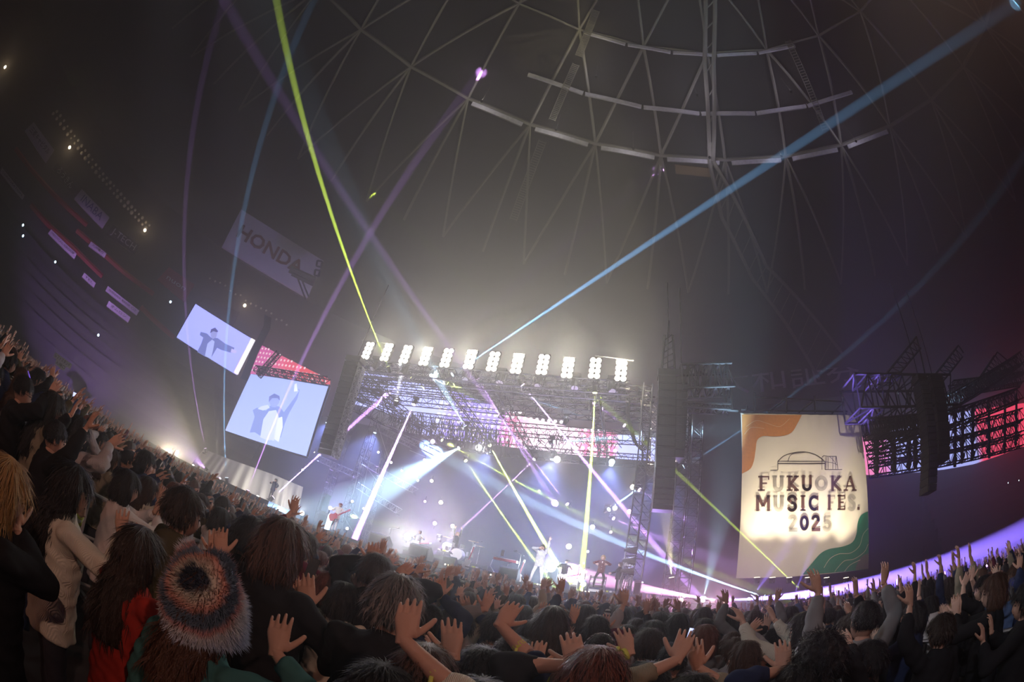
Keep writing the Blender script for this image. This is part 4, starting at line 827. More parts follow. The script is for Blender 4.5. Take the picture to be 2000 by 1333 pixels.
for x, y, Y, s, lab in ((741, 1068, 18.6, 1.5, 'large black monitor wedge left of the leftmost glaring floor light'), (820, 1092, 18.2, 1.5, 'black monitor wedge between the two largest glaring lights'), (993, 1132, 18.0, 1.25, 'brown-black monitor wedge left of the singer'), (878, 1104, 18.1, .9, 'small monitor wedge right of the second glaring light')): wedge(x, y, Y, s, lab)
for x, y, lab in ((876, 1108, 'small footlight below the drummer'), (965, 1128, 'small footlight below the keyboard'), (1056, 1147, 'small footlight right of the singer'), (1143, 1160, 'small footlight below the lime beam')):
    c = F(x, y, 17.65); t = thing('footlight', c, lab, 'stage lamp', 'footlights on the stage lip'); q = MB(); q.box(c+Vector((0, 0, .05)), (.42, .2, .1)); q.build('lamp_box', 'black', t)
    for k in range(3): q = MB(); q.ball(c+Vector((-.13+.13*k, -.1, .07)), .035, 6, 4); q.build('bulb', 'lamp_warm', t)
def stand(x, ytop, ybot, Y, lab, boom=0, mic=True):
    b_ = F(x, ybot, Y); h_ = F(x, ytop, Y).z-b_.z; t = thing('microphone_stand', b_, lab, 'microphone stand', 'microphone stands'); q = MB()
    for k in range(3): a = 2.1*k+.4; q.tube(b_+Vector((0, 0, .18)), b_+Vector((.28*math.cos(a), .28*math.sin(a), 0)), .012, 4)
    q.build('tripod', 'chrome', t); q = MB(); q.tube(b_+Vector((0, 0, .1)), b_+Vector((0, 0, h_)), .014, 5); q.build('pole', 'chrome', t); top = b_+Vector((0, 0, h_)); e = top+Vector((boom, 0, .1))
    if boom: q = MB(); q.tube(top-Vector((boom*.4, 0, .04)), e, .012, 4); q.build('boom', 'chrome', t)
    if mic: q = MB(); q.tube(e, e+Vector((.1, -.02, .02)), .018, 6); q.ball(e+Vector((.12, -.02, .025)), .03, 7, 5); q.build('microphone', 'black', t)
for a in ((1007, 1082, 1135, 18.6, 'microphone stand with boom right of the keyboard', -.35), (1084, 1098, 1146, 20, 'upright microphone stand behind the singer', .3), (755, 1030, 1068, 21, 'microphone stand by the seated player on the left', .3), (700, 1018, 1050, 19.4, 'microphone stand left of the centre drums', -.3), (1126, 1112, 1158, 18.8, 'microphone stand at the lime beam foot', .2), (1200, 1105, 1163, 18.8, 'microphone stand right of the crouching player', .15), (914, 1058, 1108, 20.2, 'microphone stand right of the drummer', .25)): stand(*a)
# keyboard on its curved stand
kb0, kb1 = F(966, 1089, 19), F(1010, 1101, 19); t = thing('stage_keyboard', F(985, 1125, 19), 'red-ended keyboard on a curved chrome stand left of the singer', 'keyboard')
q = MB(); d = kb1-kb0; q.box((kb0+kb1)/2, (d.length, .36, .11)); q.build('keyboard_body', 'woodred', t); q = MB()
for k in range(24): q.box((kb0+kb1)/2+Vector((-d.length*.46+k*d.length*.038, -.12, .06)), (d.length*.034, .14, .02))
tag(q.build('keys', 'white', t), kind='stuff')
for sx in (.15, .85):
    c = kb0.lerp(kb1, sx); q = MB(); q.path([c, c+Vector((-.22, 0, -.1)), c+Vector((-.26, 0, -.4)), c+Vector((-.05, 0, -.65)), c+Vector((-.28, 0, -.86))], .022, 5); q.path([c+Vector((-.05, 0, -.65)), c+Vector((.22, 0, -.86))], .022, 5); q.build('stand_leg', 'chrome', t)
q = MB(); q.box(kb0.lerp(kb1, .3)+Vector((0, .05, .28)), (.14, .05, .26)); q.build('tablet', 'chrome', t)
# drum kit
dc = F(893, 1092, 20.5); dc.z = SZ+.45; t = thing('drum_kit', dc, 'drum kit with brass cymbals right of the large white glare', 'drum kit')
q = MB(); q.tube(dc+Vector((0, -.3, .3)), dc+Vector((0, .15, .3)), .30, 18); q.build('bass_drum', 'white', t)
for dx, dy, dz, r in ((-.3, -.1, .72, .15), (.15, -.1, .72, .15), (.55, .1, .42, .2), (-.6, .1, .5, .17)): q = MB(); q.tube(dc+Vector((dx, dy, dz-.1)), dc+Vector((dx, dy, dz+.12)), r, 14); q.build('drum', 'chrome', t)
for dx, dy, dz, r in ((-.75, 0, 1.05, .25), (.6, 0, 1.12, .27), (.95, .1, .95, .22), (-.45, .25, 1.2, .2)):
    q = MB(); c = dc+Vector((dx, dy, dz)); q.tube(c, c+Vector((0, 0, .02)), r, 16, .04); cy = q.build('cymbal', 'brass', t); q = MB(); q.tube(c, c-Vector((0, 0, dz)), .014, 4); q.build('cymbal_stand', 'chrome', t)
# guitars on stands
def guitar(c, lean, parent=None, m='sunburst', s=1.0, lab='', d=None, front=Vector((0, -1, 0))):
    d = Vector(d) if d else Vector((lean, .15, 1)).normalized(); d = d.normalized(); sd = d.cross(front).normalized(); fr = sd.cross(d)
    t = thing('electric_guitar', c, lab, 'guitar', 'guitars on stage')
    out = smooth([(0, -.22), (.13, -.2), (.165, -.08), (.12, .04), (.13, .14), (.06, .2), (0, .17), (-.05, .21), (-.12, .15), (-.11, .04), (-.165, -.08), (-.13, -.2), (0, -.22)], 4)[:-1]
    q = MB(); q.poly([Vector(c)+sd*(a*s)+d*(b_*s) for a, b_ in out], fr*.05*s); q.build('body', m, t)
    q = MB(); q.box(Vector(c)+d*.02*s-fr*.012, (.09*s, .012, .14*s), Matrix((sd, fr, d)).transposed()); q.build('pickguard', 'black', t)
    q = MB(); q.box(Vector(c)+d*.45*s-fr*.01, (.05*s, .03*s, .6*s), Matrix((sd, fr, d)).transposed()); q.build('neck', 'woodred', t)
    q = MB(); q.box(Vector(c)+d*.80*s-fr*.01, (.08*s, .025*s, .13*s), Matrix((sd, fr, d)).transposed()); q.build('headstock', m, t); return t
guitar(F(911, 1106, 18.3)+Vector((0, 0, .1)), .12, lab='pale electric guitar with dark spots on a stand below the drums', s=1.1)
guitar(F(1012, 1130, 18.4), .1, lab='white electric guitar on a stand just left of the singer', s=1.0)
guitar(F(1036, 1130, 19.4)+Vector((2.0, 0, .1)), -.05, lab='electric guitar upright on a stand right of the singer', s=1.0)
t = thing('gear_rack', F(1165, 1160, 18.3), 'bright chrome gear rack in front of the red-jacketed player', 'rack')
rk = F(1163, 1160, 18.3)
for dx in (-.32, .32):
    for dy in (0, .35): q = MB(); q.tube(rk+Vector((dx, dy, 0)), rk+Vector((dx, dy, .75)), .02, 4); q.build('rack_post', 'chrome', t)
for k in range(4): q = MB(); q.box(rk+Vector((0, .17, .12+.19*k)), (.6, .33, .10)); q.build('rack_unit', ['white', 'amp', 'white', 'steel'][k], t)
t = thing('percussion_rack', F(1216, 1160, 18.4), 'tall glittering rack of stands and clamps by the right stage edge', 'rack'); rk = F(1216, 1162, 18.4)
for k in range(9): q = MB(); a = rk+Vector((-.25+.07*k, .1*(k % 3), 0)); q.tube(a, a+Vector((R.uniform(-.12, .18), 0, R.uniform(.8, 1.7))), .022, 4); q.build('rack_post', 'chrome', t)
for dz in (1.0, 1.45, 1.9): q = MB(); q.tube(rk+Vector((-.25, 0, dz)), rk+Vector((.3, 0, dz+.03)), .06, 8, .2); q.build('clamp_dish', 'steel', t)
for k, (x, y, Y, lab) in enumerate([(868, 1080, 19.0, 'cluster of pale effect pedals below the second glaring light'), (1045, 1146, 18.1, 'row of effect pedals at the singer feet'), (1185, 1160, 18.1, 'small pedals right of the gear rack'), (925, 1112, 18.1, 'pale pedals by the guitar below the drums')]):
    t = thing('pedal_board', F(x, y, Y), lab, 'pedals', 'pedal boards'); c = F(x, y, Y); q = MB(); q.box(c+Vector((0, 0, .03)), (.7, .3, .05)); q.build('board', 'steel', t)
    for j in range(5): q = MB(); q.box(c+Vector((-.27+.135*j, 0, .09)), (.1, .17, .07)); q.build('pedal', ['white', 'chrome', 'yellow', 'white', 'chrome'][j], t)
# ================================================================ PEOPLE
M['skin'] = mat('skin', (.56, .33, .24), .55, noisy=.08, nscale=12, spec=.35)
M['skin2'] = mat('skin_pale', (.66, .43, .33), .55, noisy=.08, nscale=12, spec=.35)
M['eye'] = mat('dark_eye', (.02, .015, .015), .3)
def hairmat(n, c):
    m = mat(n, c, .42, spec=.5); nt = m.node_tree; b = nt.nodes['Principled BSDF']; tc = nt.nodes.new('ShaderNodeTexCoord'); wv = nt.nodes.new('ShaderNodeTexNoise'); mp = nt.nodes.new('ShaderNodeMapping')
    mp.inputs['Scale'].default_value = (90, 90, 6); nt.links.new(tc.outputs['Object'], mp.inputs[0]); nt.links.new(mp.outputs[0], wv.inputs['Vector']); bp = nt.nodes.new('ShaderNodeBump'); bp.inputs['Strength'].default_value = .5; bp.inputs['Distance'].default_value = .01
    nt.links.new(wv.outputs['Fac'], bp.inputs['Height']); nt.links.new(bp.outputs[0], b.inputs['Normal']); return m
HC = {'black': (.012, .010, .012), 'dark brown': (.035, .018, .012), 'brown': (.085, .035, .018), 'reddish': (.16, .04, .02), 'blond': (.42, .25, .09), 'silver grey': (.20, .19, .19)}
for k, c in HC.items(): M['hair_'+k] = hairmat('hair_'+k.replace(' ', '_'), c)
TC = {'black': (.015, .015, .018), 'navy': (.02, .03, .08), 'cream': (.66, .64, .54), 'grey': (.20, .20, .21), 'beige': (.29, .26, .19), 'maroon': (.12, .015, .04), 'olive': (.07, .065, .035), 'white': (.68, .66, .66), 'denim blue': (.09, .15, .30), 'red': (.38, .03, .02), 'teal': (.05, .16, .16), 'light grey': (.42, .41, .43), 'brown': (.11, .055, .03), 'striped': (.4, .4, .4), 'red and black': (.09, .01, .012)}
for k, c in TC.items(): M['top_'+k] = mat('fabric_'+k.replace(' ', '_'), c, .88, noisy=.12, nscale=6, bump=.25, bscale=120, spec=.15)
for _k in ('cream', 'light grey', 'white', 'beige'):
    _m = M['top_'+_k]; _nt = _m.node_tree; _b = _nt.nodes['Principled BSDF']; _tc = _nt.nodes.new('ShaderNodeTexCoord'); _w = _nt.nodes.new('ShaderNodeTexWave'); _w.bands_direction = 'X'; _w.inputs['Scale'].default_value = 60; _w.inputs['Distortion'].default_value = 1.5; _bp = _nt.nodes.new('ShaderNodeBump'); _bp.inputs['Strength'].default_value = .5; _bp.inputs['Distance'].default_value = .004
    _nt.links.new(_tc.outputs['Object'], _w.inputs['Vector']); _nt.links.new(_w.outputs['Fac'], _bp.inputs['Height']); _nt.links.new(_bp.outputs[0], _b.inputs['Normal'])
_m = M['top_striped']; _nt = _m.node_tree; _b = _nt.nodes['Principled BSDF']; _tc = _nt.nodes.new('ShaderNodeTexCoord'); _w = _nt.nodes.new('ShaderNodeTexWave'); _w.bands_direction = 'Z'; _w.inputs['Scale'].default_value = 5; _r = _nt.nodes.new('ShaderNodeValToRGB'); _r.color_ramp.interpolation = 'CONSTANT'; _r.color_ramp.elements[0].color = (.01, .01, .012, 1); _r.color_ramp.elements[1].color = (.6, .58, .55, 1); _r.color_ramp.elements[1].position = .5
_nt.links.new(_tc.outputs['Object'], _w.inputs['Vector']); _nt.links.new(_w.outputs['Fac'], _r.inputs[0]); _nt.links.new(_r.outputs[0], _b.inputs['Base Color'])
M['trousers'] = mat('dark_trousers', (.03, .032, .045), .9, noisy=.3); M['trousers_jeans'] = mat('jeans', (.10, .15, .26), .9, noisy=.3, nscale=5); M['trousers_beige'] = mat('beige_trousers', (.34, .28, .2), .9, noisy=.2); M['shoe'] = mat('shoe', (.04, .04, .04), .6)

def cap(q, pts, rs, n=10):
    for i in range(len(pts)-1): q.tube(pts[i], pts[i+1], rs[i], n, rs[i+1])
    for p, r in zip(pts, rs): q.ball(p, r*1.0, n, 6)
def ell(c, a, b_, n=16): return [Vector((c[0]+a*math.cos(2*math.pi*i/n), c[1]+b_*math.sin(2*math.pi*i/n), c[2])) for i in range(n)]
def remesh(q, vox, smooth=2, wr=0., sd=0):
    me = q.mesh('tmp'); o = bpy.data.objects.new('tmp', me); sc.collection.objects.link(o)
    m = o.modifiers.new('r', 'REMESH'); m.mode = 'VOXEL'; m.voxel_size = vox
    if smooth: m = o.modifiers.new('s', 'SMOOTH'); m.iterations = smooth; m.factor = .5
    r = bpy.data.meshes.new_from_object(o.evaluated_get(bpy.context.evaluated_depsgraph_get())); bpy.data.objects.remove(o); bpy.data.meshes.remove(me)
    if wr:
        co = np.empty(len(r.vertices)*3, 'f'); r.vertices.foreach_get('co', co); co = co.reshape(-1, 3); no = np.empty(len(r.vertices)*3, 'f'); r.vertices.foreach_get('normal', no); no = no.reshape(-1, 3)
        s = np.sin(co[:, 2]*47+np.sin(co[:, 0]*31+sd)*2.2+co[:, 1]*25)*.5+np.sin(co[:, 2]*85+co[:, 0]*40+sd*3)*.3+np.sin(co[:, 0]*60-co[:, 2]*33+sd)*.4
        co += no*(s*wr)[:, None]; r.vertices.foreach_set('co', co.ravel()); r.update()
    return r
def ik(S, W, L1, L2, pole):
    d = W-S; D = d.length; mx = (L1+L2)*.995
    if D > mx: W = S+d*(mx/D); d = W-S; D = mx
    a = (L1*L1-L2*L2+D*D)/(2*D); h = math.sqrt(max(0, L1*L1-a*a)); dn = d.normalized(); p = pole-dn*pole.dot(dn)
    p = p.normalized() if p.length > 1e-4 else Vector((0, 0, -1)); return S+dn*a+p*h, W
def hand(q, W, d, nrm, side, s=1., n=6, curl=.25, spread=1., seed=0):
    """palm, four unequal fingers with two knuckle bends, and a thumb that leaves the side of the palm"""
    rr = random.Random(seed); d = d.normalized(); nrm = (nrm-d*nrm.dot(d)); nrm = nrm.normalized() if nrm.length > 1e-3 else d.orthogonal().normalized(); x = d.cross(nrm)*side   # x points to the little finger
    def pt(a, b_, c): return W+(x*a+d*b_+nrm*c)*s
    def ring(b_, hw, ht, c=0, ox=0): return [W+(x*(ox+hw*math.cos(2*math.pi*i/10))+d*b_+nrm*(c+ht*math.sin(2*math.pi*i/10)))*s for i in range(10)]
    q.rings([ring(-.02, .024, .019), ring(.01, .026, .019), ring(.035, .036, .018, 0, -.003), ring(.065, .041, .015), ring(.088, .040, .012)])
    q.ball(pt(-.026, .032, .008), (.02*s,)*3, 8, 5)
    for k, (ox, L, r) in enumerate(((-.030, .070, .0090), (-.010, .079, .0092), (.0105, .073, .0088), (.030, .058, .0078))):
        an = (ox/.03*.13*spread)+rr.uniform(-.03, .03)*spread; cu = curl*(1+.25*k*rr.random())+rr.uniform(0, .15); p = pt(ox, .082, 0); fd = (d*math.cos(an)+x*math.sin(an)).normalized(); ps = [pt(ox*.95, .070, 0), p]; rs = [r*s*1.1, r*s*1.08]
        for seg, fr in enumerate((.44, .31, .25)):
            fd = (fd*math.cos(cu*(.6+.4*seg))+nrm*math.sin(cu*(.6+.4*seg))).normalized(); p = p+fd*L*fr*s; ps.append(p); rs.append(r*s*(1-.11*(seg+1)))
        for i in range(len(ps)-1): q.tube(ps[i], ps[i+1], rs[i], n, rs[i+1], cap=(i in (0, len(ps)-2)))
        q.ball(ps[-1], rs[-1], n, 4)
        if n > 7:
            for i in (1, 2, 3): q.ball(ps[i], rs[i]*1.04, n, 5)
    p = pt(-.026, .022, .006); td = (d*.72-x*.66+nrm*.32).normalized(); ps = [p]; rs = [.0145*s]
    for L, r, b_ in ((.042, .0125, 0), (.032, .011, .22), (.027, .009, .25)):
        td = (td*math.cos(b_)+d*math.sin(b_)*.8+nrm*math.sin(b_)*.3).normalized(); p = p+td*L*s; ps.append(p); rs.append(r*s)
    for i in range(3): q.tube(ps[i], ps[i+1], rs[i], n, rs[i+1], cap=(i in (0, 2))); q.ball(ps[i+1], rs[i+1], n, 5)

HZ = 1.575
def head(q, n=22, m=16):
    """skull with brow, eye hollows, nose, lips, chin and ears, face towards +y"""
    def g(a, b_, s_): return math.exp(-((a*a+b_*b_)/(2*s_*s_)))
    rs = []
    for k in range(1, m):
        th = math.pi*k/m; row = []
        for i in range(n):
            ph = 2*math.pi*i/n; d = Vector((math.sin(th)*math.cos(ph), math.sin(th)*math.sin(ph), -math.cos(th))); v = Vector((d.x*.076, d.y*.096, d.z*.116))
            if d.z < 0: v.x *= 1-.22*d.z*d.z; v.y *= 1-.10*d.z*d.z; v.y += .012*(-d.z)
            if d.y > 0:
                xx, zz = d.x, v.z
                v.y += .020*g(xx, (zz+.022)/.08, .17)+.008*g(xx, (zz+.006)/.08, .12)-.010*(g(xx-.36, (zz-.004)/.08, .17)+g(xx+.36, (zz-.004)/.08, .17))+.006*g(xx, (zz-.028)/.05, .5)+.009*g(xx, (zz+.057)/.06, .22)+.010*g(xx, (zz+.094)/.06, .28)
            row.append(Vector((0, 0, HZ))+v)
        rs.append(row)
    o = len(q.v); q.rings(rs, cap=False); q.v += [(0, 0.01, HZ-.116), (0, 0, HZ+.116)]; b_ = len(q.v)-2; L = o+(m-2)*n
    for i in range(n): q.f += [(o+(i+1) % n, o+i, b_), (L+i, L+(i+1) % n, b_+1)]
    for s in (-1, 1): q.ball((s*.078, -.004, HZ-.008), (.010, .018, .030), 8, 6, Matrix.Rotation(s*.35, 3, 'Z')); q.ball((s*.078, .008, HZ-.02), (.008, .010, .014), 6, 5)
def eyes():
    q = MB()
    for s in (-1, 1): q.ball((s*.029, .082, HZ+.004), (.013, .008, .006), 8, 5); q.ball((s*.029, .087, HZ+.024), (.017, .006, .0035), 8, 4)
    q.ball((0, .096, HZ-.055), (.022, .006, .0045), 8, 4); o_ = [min(range(len(q.v)), key=lambda i: (Vector(q.v[i])-Vector(t_)).length) for t_ in ((.029, .073, HZ+.004), (-.029, .073, HZ+.004), (.029, .078, HZ+.024), (-.029, .078, HZ+.024), (0, .088, HZ-.055))]; q.f += [(o_[0], o_[1], o_[4]), (o_[2], o_[3], o_[4])]; return q
def hairgeo(style, seed=0, n=44):
    rr = random.Random(seed); L = {'short': -.075, 'crop': -.05, 'bob': -.145, 'long': -.43, 'half': -.28, 'curly': -.10}[style]; th = {'short': .017, 'crop': .010, 'bob': .022, 'long': .020, 'half': .020, 'curly': .034}[style]; rows = 16 if L > -.2 else 22; rs = []; ph0 = rr.uniform(0, 6)
    for k in range(rows+1):
        t = k/rows; z = .116+th-(t**1.35)*(.116+th-L)*1.0
        zz = max(-.98, min(.985, z/(.118+th))); base = math.sqrt(max(0.02, 1-zz*zz)) if z > 0 else 1.0
        if style in ('short', 'crop', 'curly') and z < 0: base = 1-(z/L)**2*(.35)
        if style == 'bob' and z < -.02: base = 1.05-.25*max(0, (-.09-z)/.055)
        if style in ('long', 'half') and z < -.08: base = 1.0+.25*min(1, (-.08-z)/.2)
        row = []
        for i in range(n):
            a = 2*math.pi*i/n; cx, cy = math.cos(a), math.sin(a); w = th*(1+.30*math.sin(a*9+ph0+z*20)+.22*math.sin(a*17+z*35+ph0*2))
            if style == 'curly': w += .010*math.sin(a*13+z*90+ph0)+.008*math.sin(a*7-z*120)
            if style == 'short': w += .006*math.sin(a*21+z*60+ph0)*(.4+t)
            rx, ry = (.076+w)*base, (.097+w)*base
            if style in ('long', 'half') and z < -.10: ry *= .70; cyo = -.045-.03*min(1, (-.1-z)/.2)
            else: cyo = 0
            front = cy > .38
            if front and z < .052-.03*abs(cx): rx *= .70; ry = .06*base
            if style in ('short', 'crop', 'curly') and cy > -.12 and z < -.012: rx *= .80; ry *= .8
            if style in ('long', 'half') and z < -.10 and cy > .3: ry *= .35
            row.append(Vector((rx*cx, cyo+ry*cy-.004, HZ+z)))
        rs.append(row)
    q = MB(); q.rings([r[::-1] for r in rs]); return q
ARM1, ARM2 = .285, .255
def bodygeo(arms, hq, seed=0, legs=None, lean=0):
    """arms: {side: (wrist, finger dir, palm normal, pole, sleeve end 0..1, curl)}; returns body mesh, top mesh, joints"""
    vb = .012 if hq else .022; q = MB(); t = MB(); hs = MB(); J = {}
    tors = [(0, 0, .86, .150, .105), (0, 0, .98, .150, .108), (0, .005, 1.12, .135, .098), (0, .01, 1.26, .155, .112), (0, 0, 1.37, .165, .105), (0, -.01, 1.425, .10, .075), (0, -.01, 1.45, .055, .055)]
    q.rings([ell(c[:3], c[3]-.008, c[4]-.008) for c in tors]); cap(q, [Vector((0, -.01, 1.40)), Vector((0, 0, 1.50)), Vector((0, .01, 1.53))], [.058, .05, .052])
    ts = [(c[0], c[1], c[2], c[3]+(.034 if c[2] < 1.35 else .022), c[4]+(.034 if c[2] < 1.35 else .02)) for c in tors]; ts = [(c[0], c[1], c[2], max(c[3], .188), max(c[4], .146)) if c[2] < 1.3 else c for c in ts]; ts[0] = (0, 0, .76, .200, .158); t.rings([ell(c[:3], c[3], c[4]) for c in ts])
    t.rings([ell((0, -.008, 1.43), .072, .07), ell((0, -.004, 1.475), .066, .064)])
    for side in (-1, 1):
        S = Vector((side*.170, -.005, 1.385)); W, fd, pn, pole, sl, cu = arms[side]; E, W = ik(S, Vector(W), ARM1, ARM2, Vector(pole)); J[side] = (S, E, W)
        cap(q, [S, E], [.045, .037]); cap(q, [E, E.lerp(W, .35), W], [.036, .038, .025])
        up = W.z > 1.35; t.ball(S, .066, 12, 8); cap(t, [S, S.lerp(E, .5), E], [.068, .068, .062]); sh = E.lerp(W, sl); cap(t, [E, E.lerp(W, sl*.5)], [.061, .058]); t.tube(E.lerp(W, sl*.5), sh, .058, 12, .040)
        if hq: t.tube(E.lerp(W, sl-.10), sh, .041, 14, .042)
        hand(hs, W, Vector(fd), Vector(pn), side, 1.0, 9 if hq else 5, cu, .25+.6*random.Random(seed*7+side).random() if hq else 1.0, seed+side)
    lg = legs or {s: (Vector((s*.10, .02, .49)), Vector((s*.12, 0, .08))) for s in (-1, 1)}
    tr = MB(); tr.rings([ell((0, 0, .80), .10, .08), ell((0, 0, .86), .160, .118), ell((0, 0, .96), .152, .112)])
    for s in (-1, 1):
        hp = Vector((s*.085, 0, .86)); K, A = lg[s]; cap(q, [hp, K, A], [.07, .048, .035]); cap(tr, [hp, K], [.092, .064]); cap(tr, [K, A], [.063, .050]); 
    hsm = remesh(hs, .0042 if hq else .0065, 2 if hq else 1)
    bm = remesh(q, vb, 3); hd = MB(); head(hd) if hq else head(hd, 16, 12)
    # one mesh: body, head and hands share a single surface object
    vs = []; fs = []; nv = []
    for me in (bm, hsm, hd.mesh('hd')):
        o = len(vs); vs += [v.co[:] for v in me.vertices]; fs += [tuple(i+o for i in p.vertices) for p in me.polygons]; nv.append(len(vs)); bpy.data.meshes.remove(me)
    nb = nv[0]; bv = np.array(vs[:nb])
    for ti, tgt in enumerate([J[-1][2], J[1][2], Vector((0, 0, 1.49))]):                # weld hands and head to the body surface inside the overlap
        lo, hi = (nv[0], nv[1]) if ti < 2 else (nv[1], nv[2]); seg = np.array(vs[lo:hi])
        a = np.argsort(((bv-np.array(tgt))**2).sum(1))[:3]; b_ = lo+np.argsort(((seg-np.array(tgt))**2).sum(1))[:3]; fs += [(int(a[0]), int(a[1]), int(b_[0])), (int(a[1]), int(b_[1]), int(b_[0]))]
    me = bpy.data.meshes.new('person'); me.from_pydata(vs, [], fs); me.polygons.foreach_set('use_smooth', [True]*len(fs)); me.update(); me.materials.append(M['skin'])
    tm = remesh(t, .014 if hq else .024, 2, .008 if hq else .006, seed); tm.polygons.foreach_set('use_smooth', [True]*len(tm.polygons)); tm.materials.clear(); tm.materials.append(M['top_black'])
    trm = remesh(tr, .02 if hq else .03, 2, .004, seed); trm.polygons.foreach_set('use_smooth', [True]*len(trm.polygons)); trm.materials.clear(); trm.materials.append(M['trousers'])
    return me, tm, trm, J, lg
def shoes(lg):
    L = []
    for s in (-1, 1): q = MB(); q.ball(lg[s][1]+Vector((0, .07, -.035)), (.045, .125, .045), 10, 6); L.append(q.mesh('shoe', 'shoe', True))
    return L
HAIR = {}
def hair(style, seed):
    k = (style, seed % 3)
    if k not in HAIR: HAIR[k] = hairgeo(style, seed % 3).mesh('hair', 'hair_black', True)
    return HAIR[k]
STR = {}
def strands(style, seed):
    k = (style, seed % 3)
    if k in STR: return STR[k]
    me = hair(style, seed); n = 44; rows = len(me.vertices)//n; V = [v.co.copy() for v in me.vertices]; rr = random.Random(seed+9); q = MB(); L = {'short': .055, 'crop': .028, 'bob': .07, 'long': .10, 'half': .09, 'curly': .045}[style]; ns = {'long': 3200, 'half': 2800}.get(style, 2300)
    for _ in range(ns):
        r = int(rr.random()**.8*(rows-2)); i = rr.randrange(n); p = V[r*n+i]; dn = (V[(r+1)*n+i]-p); ac = (V[r*n+(i+1) % n]-p)
        if ac.length < 1e-5 or dn.length < 1e-5 or p.length == 0: continue
        if p.y > .03 and p.z < HZ+.03: continue
        p = p+ac*rr.random()+dn*rr.random(); dn.normalize(); ac.normalize(); out = (p-Vector((0, 0, HZ-.02 if p.z > HZ-.05 else p.z))).normalized()
        if style == 'curly': dn = (dn+ac*rr.uniform(-1.5, 1.5)+out*rr.uniform(0, 1)).normalized()
        else: dn = (dn+ac*rr.uniform(-.35, .35)+out*rr.uniform(-.02, .32 if style in ('short', 'crop') else .12)).normalized()
        l = L*rr.uniform(.6, 1.25); w_ = .0022; a = p+out*.001; b_ = a+dn*l*.5+out*.006; c = a+dn*l+out*rr.uniform(-.004, .006)+ac*rr.uniform(-.006, .006)
        q.add([a-ac*w_, a+ac*w_, b_-ac*w_*.8, b_+ac*w_*.8, c], [(0, 1, 3, 2), (2, 3, 4)])
    STR[k] = q.mesh('hair_strands', 'hair_black'); return STR[k]
EYES = eyes().mesh('face_features', 'eye', True)
def slot(o, m): o.material_slots[0].link = 'OBJECT'; o.material_slots[0].material = M[m]
def assemble(meshes, loc, rz, s, hs, hc, tc, label, group, cat='person', seed=0, tm='trousers', skin='skin', tilt=0, face=True, fine=True):
    me, tp, trm, sh = meshes
    o = bpy.data.objects.new('person', me); sc.collection.objects.link(o); o.location = loc; o.rotation_euler = (0, 0, rz); o.scale = (s, s, s); tag(o, label, cat, group); slot(o, skin)
    def ch(n, m, mt):
        c = bpy.data.objects.new(n, m); sc.collection.objects.link(c); c.parent = o; slot(c, mt); return c
    if hs:
        hr = ch('hair', hair(hs, seed), 'hair_'+hc)
        if fine: st_ = bpy.data.objects.new('strands', strands(hs, seed)); sc.collection.objects.link(st_); st_.parent = hr; slot(st_, 'hair_'+hc); st_['kind'] = 'stuff'
    ch('jacket' if tc in ('black', 'navy', 'olive', 'denim blue', 'red and black') else 'sweater', tp, 'top_'+tc); ch('trousers', trm, tm)
    if sh:
        for s_ in sh: ch('shoe', s_, 'shoe')
    if face: ch('face_features', EYES, 'eye')
    return o
UP = Vector((0, 0, 1)); Fw = Vector((0, 1, 0))
def down(s): return (Vector((s*.27, .02, .86)), Vector((s*.1, .1, -1)), Vector((-s, .2, 0)), Vector((s*.5, -1, 0)), .95, .5)
POSES = {
 'both hands raised wide': {s: (Vector((s*.30, .14, 1.80)), Vector((s*.25, .15, 1)), Fw, Vector((s, -.2, -.5)), .9, .12) for s in (-1, 1)},
 'clapping overhead': {s: (Vector((s*.055, .25, 1.72)), Vector((-s*.10, .12, 1)), Vector((-s, .1, 0)), Vector((s, 0, -.3)), .85, .08) for s in (-1, 1)},
 'right hand raised': {1: (Vector((.24, .16, 1.85)), Vector((.1, .2, 1)), Fw, Vector((1, -.2, -.4)), .9, .15), -1: down(-1)},
 'left hand raised': {-1: (Vector((-.26, .12, 1.83)), Vector((-.15, .1, 1)), Fw, Vector((-1, -.2, -.4)), .75, .2), 1: down(1)},
 'both arms reaching forward': {s: (Vector((s*.20, .42, 1.66)), Vector((s*.05, .55, .8)), Vector((0, .8, -.5)), Vector((s, 0, -1)), .88, .15) for s in (-1, 1)},
 'clapping at face height': {s: (Vector((s*.05, .32, 1.50)), Vector((-s*.08, .25, 1)), Vector((-s, 0, .1)), Vector((s, 0, -.8)), .9, .1) for s in (-1, 1)},
 'one arm waving': {1: (Vector((.42, .10, 1.74)), Vector((.5, .1, .9)), Fw, Vector((.2, -.3, -1)), .8, .1), -1: (Vector((-.12, .30, 1.40)), Vector((0, .3, 1)), Vector((1, 0, 0)), Vector((-1, 0, -1)), .9, .3)},
 'hands straight up': {s: (Vector((s*.17, .05, 1.90)), Vector((s*.08, .12, 1)), Fw, Vector((s, -.4, 0)), .6, .1) for s in (-1, 1)},
 'hands before chest': {s: (Vector((s*.16, .30, 1.42)), Vector((s*.1, .2, 1)), Fw, Vector((s, -.2, -1)), .92, .25) for s in (-1, 1)},
 'arms lowered': {s: down(s) for s in (-1, 1)},
}
PROTO = {}
for i, (k, a) in enumerate(POSES.items()):
    me, tm_, trm, J, lg = bodygeo(a, False, i*3+1); PROTO[k] = (me, tm_, trm, None)

